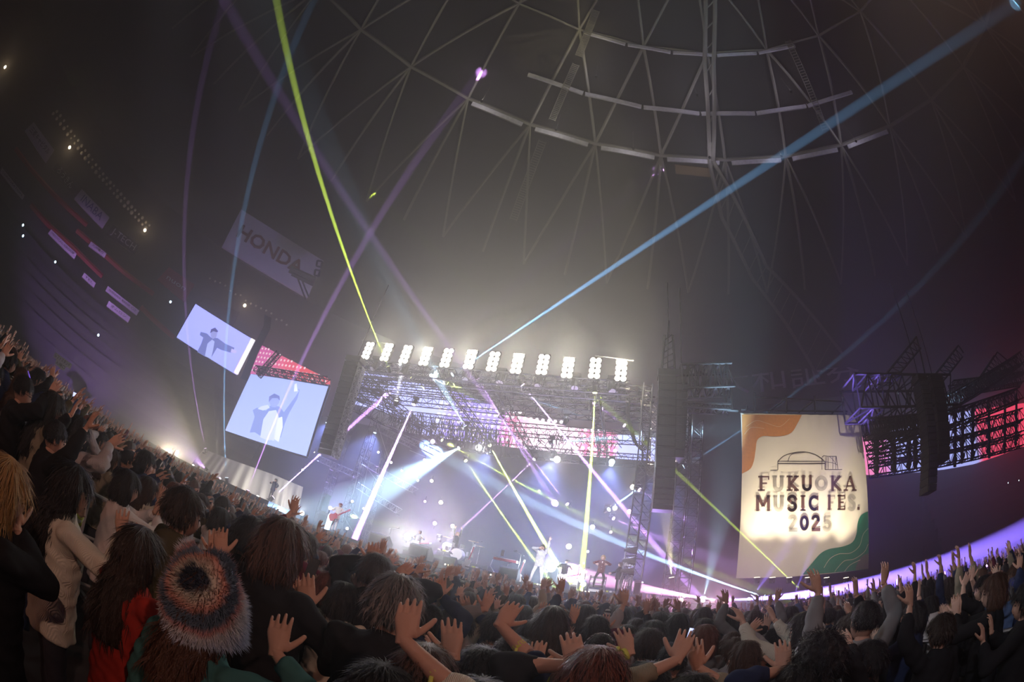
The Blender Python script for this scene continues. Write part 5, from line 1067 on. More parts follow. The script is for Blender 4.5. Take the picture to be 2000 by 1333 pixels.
# ---- people built one by one, placed by where their heads stand
def face_rot(C, tx=-3, ty=18.5, off=0): fx, fy = tx-C.x, ty-C.y; return math.atan2(-fx, fy)+math.radians(off)
HERO = []; FIXED = []
def hero(hx, hy, hw, hs, hc, tc, label, arms=(), off=0, sl=.92, seed=1, tmat='trousers', hq=True, group=None, skin='skin', z=None, sides=None):
    d = ray(hx, hy); D = .172*FPX/hw; C = EYE+d*D; s = C.z/HZ
    if not .93 < s < 1.09:
        s = max(.93, min(1.09, s)); 
        if d.z < -.02: D2 = (s*HZ-EYE.z)/d.z; D = max(D*.75, min(D*1.35, D2)); C = EYE+d*D; s = max(.86, min(1.16, C.z/HZ))
    rz = face_rot(C, off=off); Rm = Matrix.Rotation(rz, 3, 'Z'); Ri = Rm.transposed(); org = Vector((C.x, C.y, 0)); A = {}
    for (side, w_, t_) in arms:
        Sw = org+Rm@(Vector((side*.17, 0, 1.385))*s); r = ray(*w_); tt = max(.3, (Sw-EYE).dot(r)); tt = tt+.10
        Wp = EYE+r*tt; rr_ = ray(*t_); fdw = (EYE+rr_*(tt+.03))-Wp
        W = Ri@(Wp-org)/s; fd = Ri@fdw; pn = Ri@(r+Vector((0, .2, 0)))
        A[side] = (W, fd, pn, Vector((side, -.3, -.9)), sl, .14)
    for side in (-1, 1):
        if side not in A: A[side] = down(side) if arms else (Vector((side*.09, .30, 1.30)), Vector((0, .3, 1)), Vector((-side, 0, 0)), Vector((side, -.1, -1)), sl, .2)
    me, tm_, trm, J, lg = bodygeo(A, hq, seed)
    o = assemble((me, tm_, trm, None), org, rz, s, hs, hc, tc, label, group, seed=seed, tm=tmat, skin=skin); FIXED.append((C.x, C.y))
    return o, J, s, Rm, org
def band_on(res, side, f=.9, m='yellow', name='wristband', w_=.022, tail=True):
    o, J, s, Rm, org = res; S, E, W = J[side]; d = (W-E).normalized(); c = E.lerp(W, f); q = MB(); q.tube(c-d*w_/2, c+d*w_/2, .034, 14, .032)
    if tail: sd = d.orthogonal().normalized(); q.box(c+sd*.036-d*.02, (.012, .03, .045))
    b_ = bpy.data.objects.new(name, q.mesh(name, m, True)); sc.collection.objects.link(b_); b_.parent = o; return b_
h = hero(141, 957, 60, 'long', 'black', 'cream', 'woman with long black hair in a cream knit sweater raising both hands, left foreground', [(1, (236, 1050), (240, 985)), (-1, (160, 1003), (160, 935))], seed=3, off=-12); band_on(h, -1)
hero(358, 1003, 62, 'short', 'dark brown', 'olive', 'man in a dark olive jacket clapping just above the fluffy hat, face turned right', [(1, (430, 1085), (431, 1032)), (-1, (419, 1086), (420, 1034))], off=-18, seed=4)
hero(489, 1055, 58, 'short', 'black', 'black', 'short-haired man in black directly left of the bob-haired person', [], seed=5)
hero(548, 1074, 74, 'bob', 'brown', 'black', 'person with a brown bob and bare-looking dark shoulders clapping red-lit hands', [(1, (600, 1186), (597, 1136)), (-1, (590, 1190), (583, 1142))], off=-6, seed=6)
FH = hero(400, 1190, 108, 'half', 'brown', 'teal', 'person in a fluffy multicoloured fur hat with one ringed hand raised, bottom left', [(1, (538, 1275), (550, 1208))], seed=7, sl=.85)
hero(270, 1085, 60, 'long', 'dark brown', 'red', 'person with long dark hair and deep red jacket between cream sweater and fur hat', [], seed=8)
hero(10, 960, 66, 'long', 'blond', 'black', 'person with long blond hair cut by the left picture edge', [(1, (32, 1030), (28, 980))], seed=9)
hero(45, 765, 37, 'crop', 'black', 'black', 'man with glasses in a dark jacket stretching one arm to the right, far left', [(1, (97, 768), (122, 740))], off=-10, seed=10)
hero(101, 800, 38, 'long', 'black', 'beige', 'person with long black hair in a pale beige coat with one orange-lit hand, left', [(1, (123, 860), (132, 836))], seed=11)
hero(150, 845, 38, 'long', 'black', 'light grey', 'long-haired person in a light grey sweater reaching far right with one arm, left', [(1, (214, 867), (248, 850))], seed=12)
hero(20, 698, 22, 'bob', 'brown', 'olive', 'lime-lit person with bobbed hair at the upper end of the left crowd', [(1, (35, 705), (43, 688)), (-1, (10, 700), (8, 682))], seed=13)
hero(74, 742, 24, 'short', 'black', 'black', 'person in black right behind the man with glasses, both hands up', [(1, (101, 738), (103, 722)), (-1, (87, 757), (90, 735))], seed=14)
hero(-12, 735, 34, 'short', 'black', 'light grey', 'person cut by the left edge whose big red-lit hand shows', [(1, (7, 694), (20, 672))], seed=15)
hero(216, 897, 29, 'half', 'dark brown', 'beige', 'long-haired person beyond the railing in a beige hood, leftmost of three heads in profile', [], seed=16)
hero(248, 901, 27, 'crop', 'black', 'black', 'short-haired person beyond the railing, middle of three heads in profile', [(1, (262, 905), (268, 890))], seed=17)
hero(284, 905, 28, 'short', 'black', 'navy', 'short-haired person beyond the railing, rightmost of three heads in profile', [], seed=18)
hero(289, 958, 34, 'long', 'dark brown', 'cream', 'long-haired person in a pale cream jacket right behind the left railing', [(1, (310, 975), (316, 955))], seed=19)
hero(195, 860, 24, 'short', 'black', 'light grey', 'person whose grey-sleeved arm points up right above the grey sweater', [(1, (191, 848), (210, 826))], seed=20)
hero(435, 990, 26, 'crop', 'black', 'navy', 'small head with glasses above the dark bob in mid crowd, in front of the drape', [], seed=21)
hero(430, 1016, 31, 'bob', 'black', 'white', 'black bob and white top beside the clapping hands of the man in olive', [], seed=22)
hero(392, 985, 26, 'short', 'dark brown', 'olive', 'short-haired head right above the man in the olive jacket', [(1, (412, 1010), (417, 990))], seed=23)
hero(771, 1186, 84, 'short', 'silver grey', 'black', 'grey-haired man in a black jacket wearing a white mask, centre foreground', [], seed=24)
g = hero(735, 1372, 92, 'short', 'black', 'cream', 'person below the frame raising a bare forearm with yellow wristband before the grey-haired man', [(1, (788, 1250), (803, 1172))], seed=25, sl=.30); band_on(g, 1, .45)
g = hero(732, 1121, 50, 'short', 'dark brown', 'black', 'man in black stretching a long arm up toward the stage, wristband at the cuff', [(1, (770, 1130), (828, 1086)), (-1, (726, 1099), (729, 1074))], seed=26); band_on(g, 1, .97)
hero(670, 1174, 44, 'bob', 'black', 'cream', 'person with black hair and a cream back, nearest of the pair by the railing', [], seed=27)
hero(642, 1150, 42, 'bob', 'reddish', 'black', 'reddish-haired head behind the cream-backed person by the railing', [(1, (700, 1150), (697, 1133)), (-1, (622, 1150), (620, 1135))], seed=28)
hero(820, 1330, 108, 'bob', 'brown', 'black', 'brown-haired head with a bright parting at the bottom edge, centre left', [], seed=29)
hero(930, 1395, 84, 'short', 'black', 'black', 'person below the frame whose slim bare forearm and hand rise at the bottom centre', [(-1, (885, 1282), (881, 1202))], seed=30, sl=.2)
hero(835, 1215, 50, 'short', 'black', 'navy', 'person in a navy jacket clapping two hands high beside the grey-haired man', [(1, (861, 1164), (862, 1112)), (-1, (855, 1165), (851, 1118))], seed=31)
hero(822, 1192, 42, 'half', 'reddish', 'grey', 'reddish long-haired head just behind the grey-haired man', [], seed=32)
hero(900, 1225, 38, 'short', 'black', 'navy', 'person in navy clapping slim hands right of the tall navy arm', [(1, (914, 1198), (906, 1165)), (-1, (905, 1200), (901, 1168))], seed=33, sl=.7)
g = hero(995, 1293, 78, 'crop', 'black', 'black', 'round black-haired head at the bottom with one big cupped hand to its right', [(1, (1040, 1305), (1056, 1246))], seed=34, sl=.45); band_on(g, 1, .72)
hero(1076, 1225, 54, 'long', 'dark brown', 'black', 'person with long dark straight hair in the centre of the crowd', [], seed=35)
hero(1163, 1233, 42, 'short', 'black', 'maroon', 'person in a maroon hoodie with both hands raised', [(-1, (1119, 1214), (1126, 1180)), (1, (1180, 1232), (1182, 1200))], seed=36)
hero(1167, 1280, 60, 'crop', 'black', 'black', 'round black head with a thin headband above the red hair, bottom centre', [], seed=37)
hero(1158, 1335, 100, 'bob', 'reddish', 'black', 'glossy orange-red hair at the very bottom centre, one red hand raised', [(-1, (1126, 1300), (1118, 1262))], seed=38, sl=.5)
g = hero(1262, 1345, 66, 'short', 'black', 'black', 'person below the frame with a bent wrist and yellow wristband, bottom right of centre', [(-1, (1230, 1275), (1218, 1242))], seed=39, sl=.5); band_on(g, -1, .9)
g = hero(935, 1320, 66, 'short', 'black', 'navy', 'person in navy with a slim bare arm crossing up right with yellow band', [(1, (976, 1220), (995, 1196))], seed=40, sl=.2); band_on(g, 1, .5)
hero(968, 1232, 50, 'short', 'black', 'grey', 'dark round head with a grey sleeve beside it left of the long-haired head', [(-1, (948, 1190), (956, 1165))], seed=41, sl=.9)
hero(1035, 1240, 36, 'short', 'black', 'striped', 'person with a black and white striped sleeve raised left of the long dark hair', [(1, (1054, 1203), (1062, 1186))], seed=42)
hero(1346, 1375, 84, 'short', 'black', 'beige', 'person below the frame filming with a bright phone, beige sleeves', [(-1, (1322, 1290), (1337, 1252)), (1, (1362, 1305), (1357, 1266))], seed=43, sl=.6)
hero(1374, 1252, 42, 'bob', 'reddish', 'grey', 'reddish-brown hair and grey top just right of the glowing phone', [], seed=44)
hero(1265, 1264, 50, 'short', 'dark brown', 'black', 'round dark head left of the phone, greenish sheen', [], seed=45)
hero(1311, 1293, 56, 'crop', 'black', 'olive', 'dark head with glasses under the phone, bottom', [], seed=46)
hero(1428, 1260, 32, 'short', 'brown', 'white', 'brown-haired person with a bare neck and white collar right of the phone', [(1, (1450, 1240), (1452, 1222))], seed=47)
hero(1454, 1286, 48, 'bob', 'brown', 'black', 'dark brown bob with both hands raised right beside it', [(1, (1487, 1302), (1492, 1254)), (-1, (1441, 1310), (1445, 1296))], seed=48, sl=.75)
hero(1509, 1253, 36, 'crop', 'black', 'black', 'dark round head in the lower right with a spread hand above it', [(-1, (1498, 1228), (1500, 1204))], seed=49)
hero(1548, 1350, 60, 'short', 'black', 'navy', 'person below the frame with one open palm raised beside the curly head', [(-1, (1532, 1308), (1528, 1252))], seed=50, sl=.6)
g = hero(1435, 1275, 40, 'short', 'brown', 'light grey', 'person in a pale patterned sleeve pointing up right, pink band at the wrist', [(1, (1462, 1233), (1486, 1210))], seed=51); band_on(g, 1, .95, 'redprint')
hero(1597, 1297, 76, 'curly', 'black', 'black', 'big curly black head at the bottom right', [], seed=52)
hero(1692, 1297, 60, 'short', 'black', 'black', 'man seen in warm profile looking left at the bottom right', [(-1, (1660, 1265), (1650, 1248))], seed=53, off=48, skin='skin2')
g = hero(1978, 1153, 30, 'short', 'silver grey', 'denim blue', 'person in a cap and pale denim with both hands high, right edge', [(-1, (1938, 1153), (1925, 1116)), (1, (1948, 1128), (1938, 1103))], seed=54, tmat='trousers_jeans', skin='skin2'); band_on(g, -1, .95)
hero(1921, 1151, 31, 'short', 'black', 'black', 'tall person in black facing left with both arms raised, right edge', [(-1, (1882, 1146), (1888, 1130)), (1, (1898, 1132), (1898, 1113))], seed=55, off=14, sl=.4, skin='skin2')
hero(1872, 1190, 29, 'bob', 'blond', 'black', 'blond person in black facing left by the right barrier', [(-1, (1848, 1205), (1846, 1182)), (1, (1856, 1206), (1858, 1184))], seed=56, off=14, skin='skin2', tmat='trousers_beige')
hero(1815, 1187, 27, 'bob', 'black', 'white', 'person in a white hood and mask leaning left behind the right barrier', [(-1, (1822, 1208), (1820, 1184)), (1, (1836, 1203), (1840, 1180))], seed=57, off=14, skin='skin2')
hero(1769, 1204, 26, 'bob', 'black', 'white', 'masked person with dark hair and a white top left of the white hood', [(-1, (1735, 1222), (1733, 1200))], seed=58, off=14, skin='skin2', tmat='trousers_beige')
hero(1716, 1219, 27, 'crop', 'black', 'navy', 'young man in navy facing left with hands before his face, right crowd', [(-1, (1686, 1216), (1680, 1203)), (1, (1692, 1222), (1688, 1208))], seed=59, off=20, skin='skin2')
hero(1690, 1210, 22, 'short', 'black', 'grey', 'dark head with ear showing behind the young man in navy', [], seed=60, off=14)
hero(1637, 1208, 21, 'bob', 'black', 'denim blue', 'person in a blue denim sleeve with one raised hand, right middle', [(1, (1652, 1200), (1655, 1178))], seed=61, off=10)
hero(2010, 1140, 32, 'short', 'black', 'navy', 'person cut by the right edge whose hand rises highest of all', [(-1, (1992, 1112), (1992, 1085))], seed=62)
hero(1579, 1235, 26, 'bob', 'brown', 'white', 'person in a white sweater resting arms near the barrier, right middle', [(-1, (1556, 1236), (1557, 1220)), (1, (1585, 1228), (1578, 1212))], seed=63)
h = hero(1373, 1207, 25, 'bob', 'dark brown', 'white', 'dark head with a pale arm curling over it, below the pink beam', [(1, (1377, 1200), (1384, 1184))], seed=64)

# fluffy hat: knitted shell, fur tufts, ear flap (worn: part of its person)
o, J, s, Rm, org = FH
hat = MB(); rs = []
tilt = Matrix.Rotation(-.20, 3, 'Y') @ Matrix.Rotation(.12, 3, 'X')
def hatpt(a, t):                               # t 0 crown .. 1 brim
    z = .185-.27*t; r = .132*math.sin(min(1, t*1.5+.10)*math.pi/2)*(1-.08*t); p = Vector((r*math.cos(a)*1.02, r*math.sin(a)*1.12, z))
    hn = .055*math.exp(-((t-.16)/.16)**2)*max(0, math.cos(a-math.pi*.98))**6+.055*math.exp(-((t-.16)/.16)**2)*max(0, math.cos(a))**6   # two soft corners
    p += Vector((math.copysign(hn*.7, math.cos(a)), 0, hn)); return Vector((0, 0, HZ-.01))+tilt@p
for k in range(13): rs.append([hatpt(2*math.pi*i/28, k/12) for i in range(28)][::-1])
hat.rings(rs); hm = hat.mesh('fluffy_hat', None, True)
def furmat():
    m = bpy.data.materials.new('striped_fur'); m.use_nodes = True; nt = m.node_tree; b = nt.nodes['Principled BSDF']; b.inputs['Roughness'].default_value = .7
    tc = nt.nodes.new('ShaderNodeTexCoord'); sp = nt.nodes.new('ShaderNodeVectorMath'); sp.operation = 'DISTANCE'; sp.inputs[1].default_value = (.02, -.10, HZ+.10); nt.links.new(tc.outputs['Object'], sp.inputs[0])
    ns = nt.nodes.new('ShaderNodeTexNoise'); ns.inputs['Scale'].default_value = 22; nt.links.new(tc.outputs['Object'], ns.inputs['Vector']); ad = nt.nodes.new('ShaderNodeMath'); ad.operation = 'MULTIPLY_ADD'; ad.inputs[1].default_value = .045; nt.links.new(ns.outputs['Fac'], ad.inputs[0]); nt.links.new(sp.outputs['Value'], ad.inputs[2])
    cr = nt.nodes.new('ShaderNodeValToRGB'); nt.links.new(ad.outputs[0], cr.inputs[0]); E_ = cr.color_ramp.elements; E_[0].position = 0; E_[0].color = (.02, .03, .06, 1); E_[1].position = .07; E_[1].color = (.03, .04, .07, 1)
    for p, c in ((.085, (.62, .60, .52)), (.12, (.62, .30, .24)), (.135, (.10, .14, .20)), (.165, (.12, .17, .24)), (.18, (.60, .32, .32)), (.20, (.60, .62, .66)), (.26, (.35, .46, .66))): e = E_.new(p); e.color = (*c, 1)
    mp = nt.nodes.new('ShaderNodeMapRange'); nt.links.new(cr.outputs[0], b.inputs['Base Color']); return m
M['fur'] = furmat(); hm.materials.append(M['fur'])
ho = bpy.data.objects.new('fluffy_hat', hm); sc.collection.objects.link(ho); ho.parent = o; ho['label'] = 'fluffy fur hat striped black, pink, cream and pale blue'
fq = MB(); rf = random.Random(5)
for k in range(9000):
    a = rf.uniform(0, 2*math.pi); t = rf.random()**.8; p = hatpt(a, t); n_ = (p-Vector((0, 0, HZ+.03))).normalized(); n_ = (n_+Vector((rf.uniform(-.45, .45), rf.uniform(-.45, .45), rf.uniform(-.55, .15)))).normalized(); L = rf.uniform(.014, .034); sd = n_.orthogonal().normalized()*.0016; s2 = n_.cross(sd)
    fq.add([p+sd, p-sd*.5+s2, p-sd*.5-s2, p+n_*L], [(0, 1, 3), (1, 2, 3), (2, 0, 3)])
fo = bpy.data.objects.new('fur', fq.mesh('fur', 'fur')); sc.collection.objects.link(fo); fo.parent = ho; fo['kind'] = 'stuff'
# glasses, masks, cap, rings as worn parts
def worn(person_i, name, q, m, lab=None):
    c = bpy.data.objects.new(name, q.mesh(name, m, True)); sc.collection.objects.link(c); c.parent = person_i
    if lab: c['label'] = lab
for p_ in [o_ for o_ in sc.objects if o_.name.startswith('person') and 'label' in o_]:
    l_ = p_['label']
    if 'glasses' in l_:
        q = MB()
        for s_ in (-1, 1): q.path([Vector((s_*.031+.024*math.cos(a*.7), .103, HZ+.004+.018*math.sin(a*.7))) for a in range(10)], .0022, 4); q.tube((s_*.055, .10, HZ+.008), (s_*.082, 0, HZ), .002, 4)
        q.tube((-.008, .105, HZ+.008), (.008, .105, HZ+.008), .002, 4); worn(p_, 'glasses', q, 'black')
    if 'mask' in l_:
        q = MB(); q.ball((0, .045, HZ-.052), (.066, .072, .052), 14, 8); worn(p_, 'face_mask', q, 'white', 'white face mask')
    if ' cap ' in l_:
        q = MB(); q.ball((0, -.005, HZ+.05), (.095, .115, .085), 16, 8); q.ball((0, .12, HZ+.045), (.06, .07, .008), 12, 6); worn(p_, 'cap', q, 'blueprint')
    if 'headband' in l_:
        q = MB(); q.path([Vector((.098*math.cos(math.radians(a)), -.01, HZ+.135*math.sin(math.radians(a)))) for a in range(-5, 190, 15)], .006, 5); worn(p_, 'headband', q, 'chrome')
    if 'white hood' in l_:
        q = MB(); q.rings([ell((0, -.06, z), a, b_, 16) for z, a, b_ in ((1.36, .13, .09), (1.42, .15, .11), (1.50, .11, .08))]); worn(p_, 'hood', q, 'top_white')
# lime knitted cap far in the crowd, phones
def phone(px_, sz, D, ang, m, lab, tilt=0):
    c = PD(px_[0], px_[1], D); r = ray(*px_); t = thing('mobile_phone', c, lab, 'phone', 'raised phones'); u = (ray(px_[0]+math.sin(ang)*20, px_[1]-math.cos(ang)*20)-r).normalized(); s_ = r.cross(u).normalized(); h_ = sz; w_ = sz*.5
    rot = Matrix((s_, u, r)).transposed(); q = MB(); q.box(c+r*.006, (w_, h_, .009), rot); q.build('phone_body', 'black', t); q = MB(); q.box(c-r*.001, (w_*.92, h_*.94, .003), rot); q.build('phone_screen', m, t)
phone((1350, 1243), .15, 4.0, .32, 'phone', 'glowing white-blue phone held up in the lower right crowd')
phone((610, 1110), .15, 3.2, .35, 'grill', 'grey phone held upright by the left railing')
phone((55, 738), .14, 5.6, -.3, 'phone_violet', 'small violet-lit phone behind the man with glasses')
phone((145, 775), .14, 8, .2, 'phone', 'tiny cyan phone in the upper left crowd')
phone((76, 801), .12, 5, .2, 'phone', 'small white-violet phone below the stretched arm, left')
phone((1636, 1268), .16, 3.9, 1.3, 'grill', 'dark phone held sideways beside the man in profile')

# ---------------------------------------------------------------- the rest of the crowd, individually while they show largest
def visible(p):
    x, y = pix(p); return -25 < x < 2025 and y < 1360
cand = []
for (x0, x1, y0, y1) in ((-40, -4.45, .2, 15.6), (-3.75, 3.15, 1.0, 15.7), (3.95, 27, .6, 15.6)):
    yy = y0; row = 0
    while yy < y1:
        xx = x0+(row % 2)*.29
        while xx < x1:
            x = xx+R.uniform(-.13, .13); y = yy+R.uniform(-.14, .14); D = math.hypot(x, y); z = 1.575*R.uniform(.93, 1.06)
            ok = visible((x, y, z+.1)) and D > 2.3
            if -3.75 < x < 3.15 and D < 2.75: ok = False
            if x < -4.4 and D < 4.6: ok = ok and D > 4.5
            if ok and all(math.hypot(x-a, y-b_) > .46 for a, b_ in FIXED): cand.append((D, x, y, z/HZ))
            xx += .60
        yy += .66; row += 1
cand.sort()
zone_of = lambda x, y: ('left block beyond the railing' if x < -4 else 'right block behind the barrier' if x > 3.6 else 'centre block')
PK = list(POSES); PW = [5, 3, 4, 4, 4, 3, 3, 3, 3, 2]; HSK = ['short', 'crop', 'bob', 'long', 'half', 'curly']; HSW = [5, 3, 4, 4, 3, .4]; HCK = ['black', 'dark brown', 'brown', 'reddish', 'silver grey']; HCW = [7, 4, 2, .7, .2]
TCK = ['black', 'navy', 'cream', 'grey', 'beige', 'maroon', 'olive', 'white', 'denim blue', 'light grey', 'brown', 'striped']; TCW = [9, 4, 2.5, 3, 2, 1, 1.5, 2.2, 1, 2, 1, .8]
HN = {'short': 'short', 'crop': 'cropped', 'bob': 'bobbed', 'long': 'long', 'half': 'shoulder-length', 'curly': 'curly'}
NIND = 300-len(FIXED); used = {}
LM = [(0, 110, 'far left edge'), (110, 240, 'by entrance sign'), (240, 340, 'under warm lamps'), (340, 450, 'before grey drape'), (450, 560, 'under lower screen'), (560, 680, 'before bassist'), (680, 800, 'before left glare'), (800, 900, 'before drums'), (900, 1000, 'before keyboard'), (1000, 1090, 'before singer'), (1090, 1160, 'before lime beam'), (1160, 1250, 'before red-jacketed player'), (1250, 1340, 'before pink lamp'), (1340, 1440, 'left of banner'), (1440, 1560, 'under banner left'), (1560, 1700, 'under banner right'), (1700, 1820, 'right of banner'), (1820, 2100, 'near right edge')]
for i, (D, x, y, s) in enumerate(cand[:NIND]):
    pk = R.choices(PK, PW)[0]; hs = R.choices(HSK, HSW)[0]; hc = R.choices(HCK, HCW)[0]; tc = R.choices(TCK, TCW)[0]
    px_, py_ = pix((x, y, s*HZ)); lm = next((t for a, b_, t in LM if px_ < b_), 'near the right edge'); row = 'front' if D < 5.5 else 'middle' if D < 7.5 else 'rear'
    lab = f'person, {HN[hs]} {hc.split()[0]} hair, {tc} top, {pk}, {lm}, {row} row'
    if used.get(lab): lab = lab.replace('person', 'another person')
    used[lab] = 1
    assemble(PROTO[pk], Vector((x, y, 0)), face_rot(Vector((x, y, 0)), off=R.uniform(-18, 18)), s, hs, hc, tc, lab, 'crowd in the '+zone_of(x, y), seed=i, tm=R.choice(['trousers', 'trousers', 'trousers_jeans', 'trousers_beige']), skin=R.choice(['skin', 'skin', 'skin2']), face=D < 6, fine=D < 7)
# the rest: one low-detail crowd mesh, still every one with head, hair, shoulders, raised arms and fingers
def low(x, y, s, rz, pk, q):
    c, sn = math.cos(rz), math.sin(rz)
    def T(p): return Vector((x+(p[0]*c-p[1]*sn)*s, y+(p[0]*sn+p[1]*c)*s, p[2]*s))
    def ball(b_, p, r, n=7, m=5):
        rs = []
        for k in range(1, m): th = math.pi*k/m; rs.append([T((p[0]+r[0]*math.sin(th)*math.cos(6.2832*i/n), p[1]+r[1]*math.sin(th)*math.sin(6.2832*i/n), p[2]-r[2]*math.cos(th))) for i in range(n)])
        b_.rings(rs)
    ball(q['skin'], (0, .01, HZ-.01), (.07, .09, .11)); ball(q['hair'], (0, -.02, HZ+.03), (.088, .10, .105))
    q['top'].rings([[T((a*math.cos(6.2832*i/8), b_*math.sin(6.2832*i/8), z)) for i in range(8)] for z, a, b_ in ((.9, .17, .12), (1.25, .17, .125), (1.38, .18, .11), (1.46, .06, .06))])
    A = POSES[pk]
    for side in (-1, 1):
        W, fd, pn, pole, sl, cu = A[side]
        if W.z < 1.2: continue
        S = Vector((side*.17, 0, 1.385)); E, W = ik(S, W, ARM1, ARM2, pole); q['top'].tube(T(S), T(E), .055*s, 5, .048*s, cap=False); q['top'].tube(T(E), T(E.lerp(W, .8)), .045*s, 5, .038*s, cap=False); q['skin'].tube(T(E.lerp(W, .7)), T(W), .03*s, 4, .025*s, cap=False)
        fd = fd.normalized(); sd = fd.cross(pn).normalized(); pl = W+fd*.09; q['skin'].rings([[T(a) for a in (W+sd*.025, W+pn*.01, W-sd*.025, W-pn*.01)], [T(a) for a in (pl+sd*.04, pl+pn*.01, pl-sd*.04, pl-pn*.01)]])
        for k in (-1.5, -.5, .5, 1.5): b0 = pl+sd*.02*k; q['skin'].tube(T(b0), T(b0+(fd+sd*k*.12)*.075), .009*s, 3, .007*s, cap=False)
        b0 = W+fd*.03-sd*side*.03; q['skin'].tube(T(b0), T(b0+(fd*.6-sd*side*.8)*.06), .011*s, 3, .008*s, cap=False)
rest = cand[NIND:]
groups = {}
for (D, x, y, s) in rest[:2600]:
    tc = R.choices(TCK[:11], TCW[:11])[0]; hc = R.choices(HCK, HCW)[0]; q = {'skin': groups.setdefault('skin', MB()), 'hair': groups.setdefault('hair_'+hc, MB()), 'top': groups.setdefault('top_'+tc, MB())}
    low(x, y, s, face_rot(Vector((x, y, 0)), off=R.uniform(-18, 18)), R.choices(PK, PW)[0], q)
vs = []; fs = []; mi = []; me = bpy.data.meshes.new('crowd')
for j, (k, q) in enumerate(groups.items()): o_ = len(vs); vs += q.v; fs += [tuple(i+o_ for i in f_) for f_ in q.f]; mi += [j]*len(q.f); me.materials.append(M[k])
me.from_pydata(vs, [], fs); me.polygons.foreach_set('material_index', mi); me.polygons.foreach_set('use_smooth', [True]*len(fs)); me.update()
co_ = bpy.data.objects.new('crowd', me); sc.collection.objects.link(co_); tag(co_, 'distant packed crowd with raised hands filling the floor up to the stage', 'crowd', kind='stuff')
print('PEOPLE', len(FIXED), len(cand), len(rest), 'tris', len(fs))

# ---------------------------------------------------------------- performers
def performer(hx, hy, fx, fy, Y, hs, hc, tc, label, arms, off=0, legs=None, tm='trousers', seed=1, skin='skin2', sit=0, yaw=None, sl=.92):
    Ft = P(fx, fy, Y); Hd = P(hx, hy, Y); s = max(.8, min(1.25, (Hd.z-Ft.z)/(HZ-sit))); me, tp, trm, J, lg = bodygeo(arms, True, seed, legs)
    o = assemble((me, tp, trm, shoes(lg)), Ft-Vector((0, 0, sit*s)), math.radians(180+(yaw or 0)), s, hs, hc, tc, label, 'performers on the stage', seed=seed, tm=tm, skin=skin); return o
M['top_pale'] = mat('pale_denim', (.50, .52, .58), .85, noisy=.35, nscale=9); M['trousers_white'] = mat('white_trousers', (.70, .66, .68), .85, noisy=.2, nscale=5); M['top_white shirt'] = M['top_white']
TC['pale'] = 1
wide = {s: (Vector((s*.17, .08, .50)), Vector((s*.24, .02, .08))) for s in (-1, 1)}
o = performer(1052, 1069, 1045, 1142, 17.9, 'short', 'black', 'pale', 'singer in grey-white denim and wide white trousers, one arm raised, microphone at mouth',
    {-1: (Vector((-.24, .10, 1.93)), Vector((-.05, .05, 1)), Fw, Vector((-1, 0, -.3)), .88, .1), 1: (Vector((.09, .20, 1.52)), Vector((-.8, .3, .3)), Vector((0, -1, 0)), Vector((1, .1, -.15)), .92, 1.0)}, legs=wide, tm='trousers_white', seed=70)
q = MB(); q.tube((.06, .22, 1.53), (.0, .13, 1.535), .014, 8); q.ball((-.01, .115, 1.535), .024, 8, 6); c = bpy.data.objects.new('microphone', q.mesh('microphone', 'black', True)); sc.collection.objects.link(c); c.matrix_world = o.matrix_basis.copy(); tag(c, 'black hand microphone at the singer mouth', 'microphone')
q = MB(); q.rings([ell((0, .02, z), a, .125, 14) for z, a in ((.92, .12), (1.2, .10), (1.38, .07))]); worn(o, 'shirt_front', q, 'white')
o = performer(889, 1047, 882, 1091, 20.4, 'bob', 'blond', 'black', 'drummer in black standing with both arms raised over the drums', {s: (Vector((s*.20, .06, 1.92)), Vector((-s*.25, .05, 1)), Fw, Vector((s, 0, 0)), .9, .2) for s in (-1, 1)}, seed=71)
gp = {1: (Vector((.26, .22, 1.12)), Vector((-.5, .4, .2)), Vector((0, -1, 0)), Vector((1, -.3, -.4)), .5, .7), -1: (Vector((-.34, .28, 1.22)), Vector((-.1, .5, .4)), Vector((1, 0, 0)), Vector((-1, -.2, -1)), .5, .9)}
o = performer(1100, 1097, 1096, 1150, 20, 'crop', 'black', 'black', 'guitarist in a dark cap and black shirt between white glare and lime beam', gp, seed=72, sl=.05)
q = MB(); q.ball((0, -.005, HZ+.05), (.092, .11, .08), 14, 8); q.ball((0, .11, HZ+.045), (.055, .06, .008), 10, 6); worn(o, 'cap', q, 'black')
gp_ = P(1100, 1128, 19.72); guitar(gp_, .8, lab='pale electric guitar played by the guitarist in the cap', d=(1, -.05, .32), m='sunburst', s=1.05)
o = performer(1172, 1092, 1168, 1148, 18.2, 'curly', 'blond', 'red and black', 'blond player in a red and black jacket with bent knees on the right', {1: (Vector((.30, .26, 1.20)), Vector((-.6, .4, .1)), Vector((0, -1, 0)), Vector((1, -.2, -.2)), .92, .7), -1: (Vector((-.26, .26, 1.22)), Vector((.5, .4, .2)), Vector((0, -1, 0)), Vector((-1, -.2, -.3)), .92, .7)}, legs={-1: (Vector((-.22, .16, .52)), Vector((-.20, 0, .08))), 1: (Vector((.24, .12, .50)), Vector((.24, -.08, .08)))}, seed=73)
q = MB(); q.rings([ell((0, .03, z), a, .118, 12) for z, a in ((.95, .03), (1.2, .045), (1.38, .05))]); worn(o, 'white_shirt_front', q, 'white')
o = performer(1196, 1110, 1202, 1160, 18.6, 'short', 'dark brown', 'black', 'crew member in black standing side-on at the right, holding a low case', {s: (Vector((s*.12, .40, 1.08)), Vector((0, .8, -.2)), Vector((-s, 0, 0)), Vector((s, -.3, -1)), .92, .5) for s in (-1, 1)}, yaw=-95, seed=74)
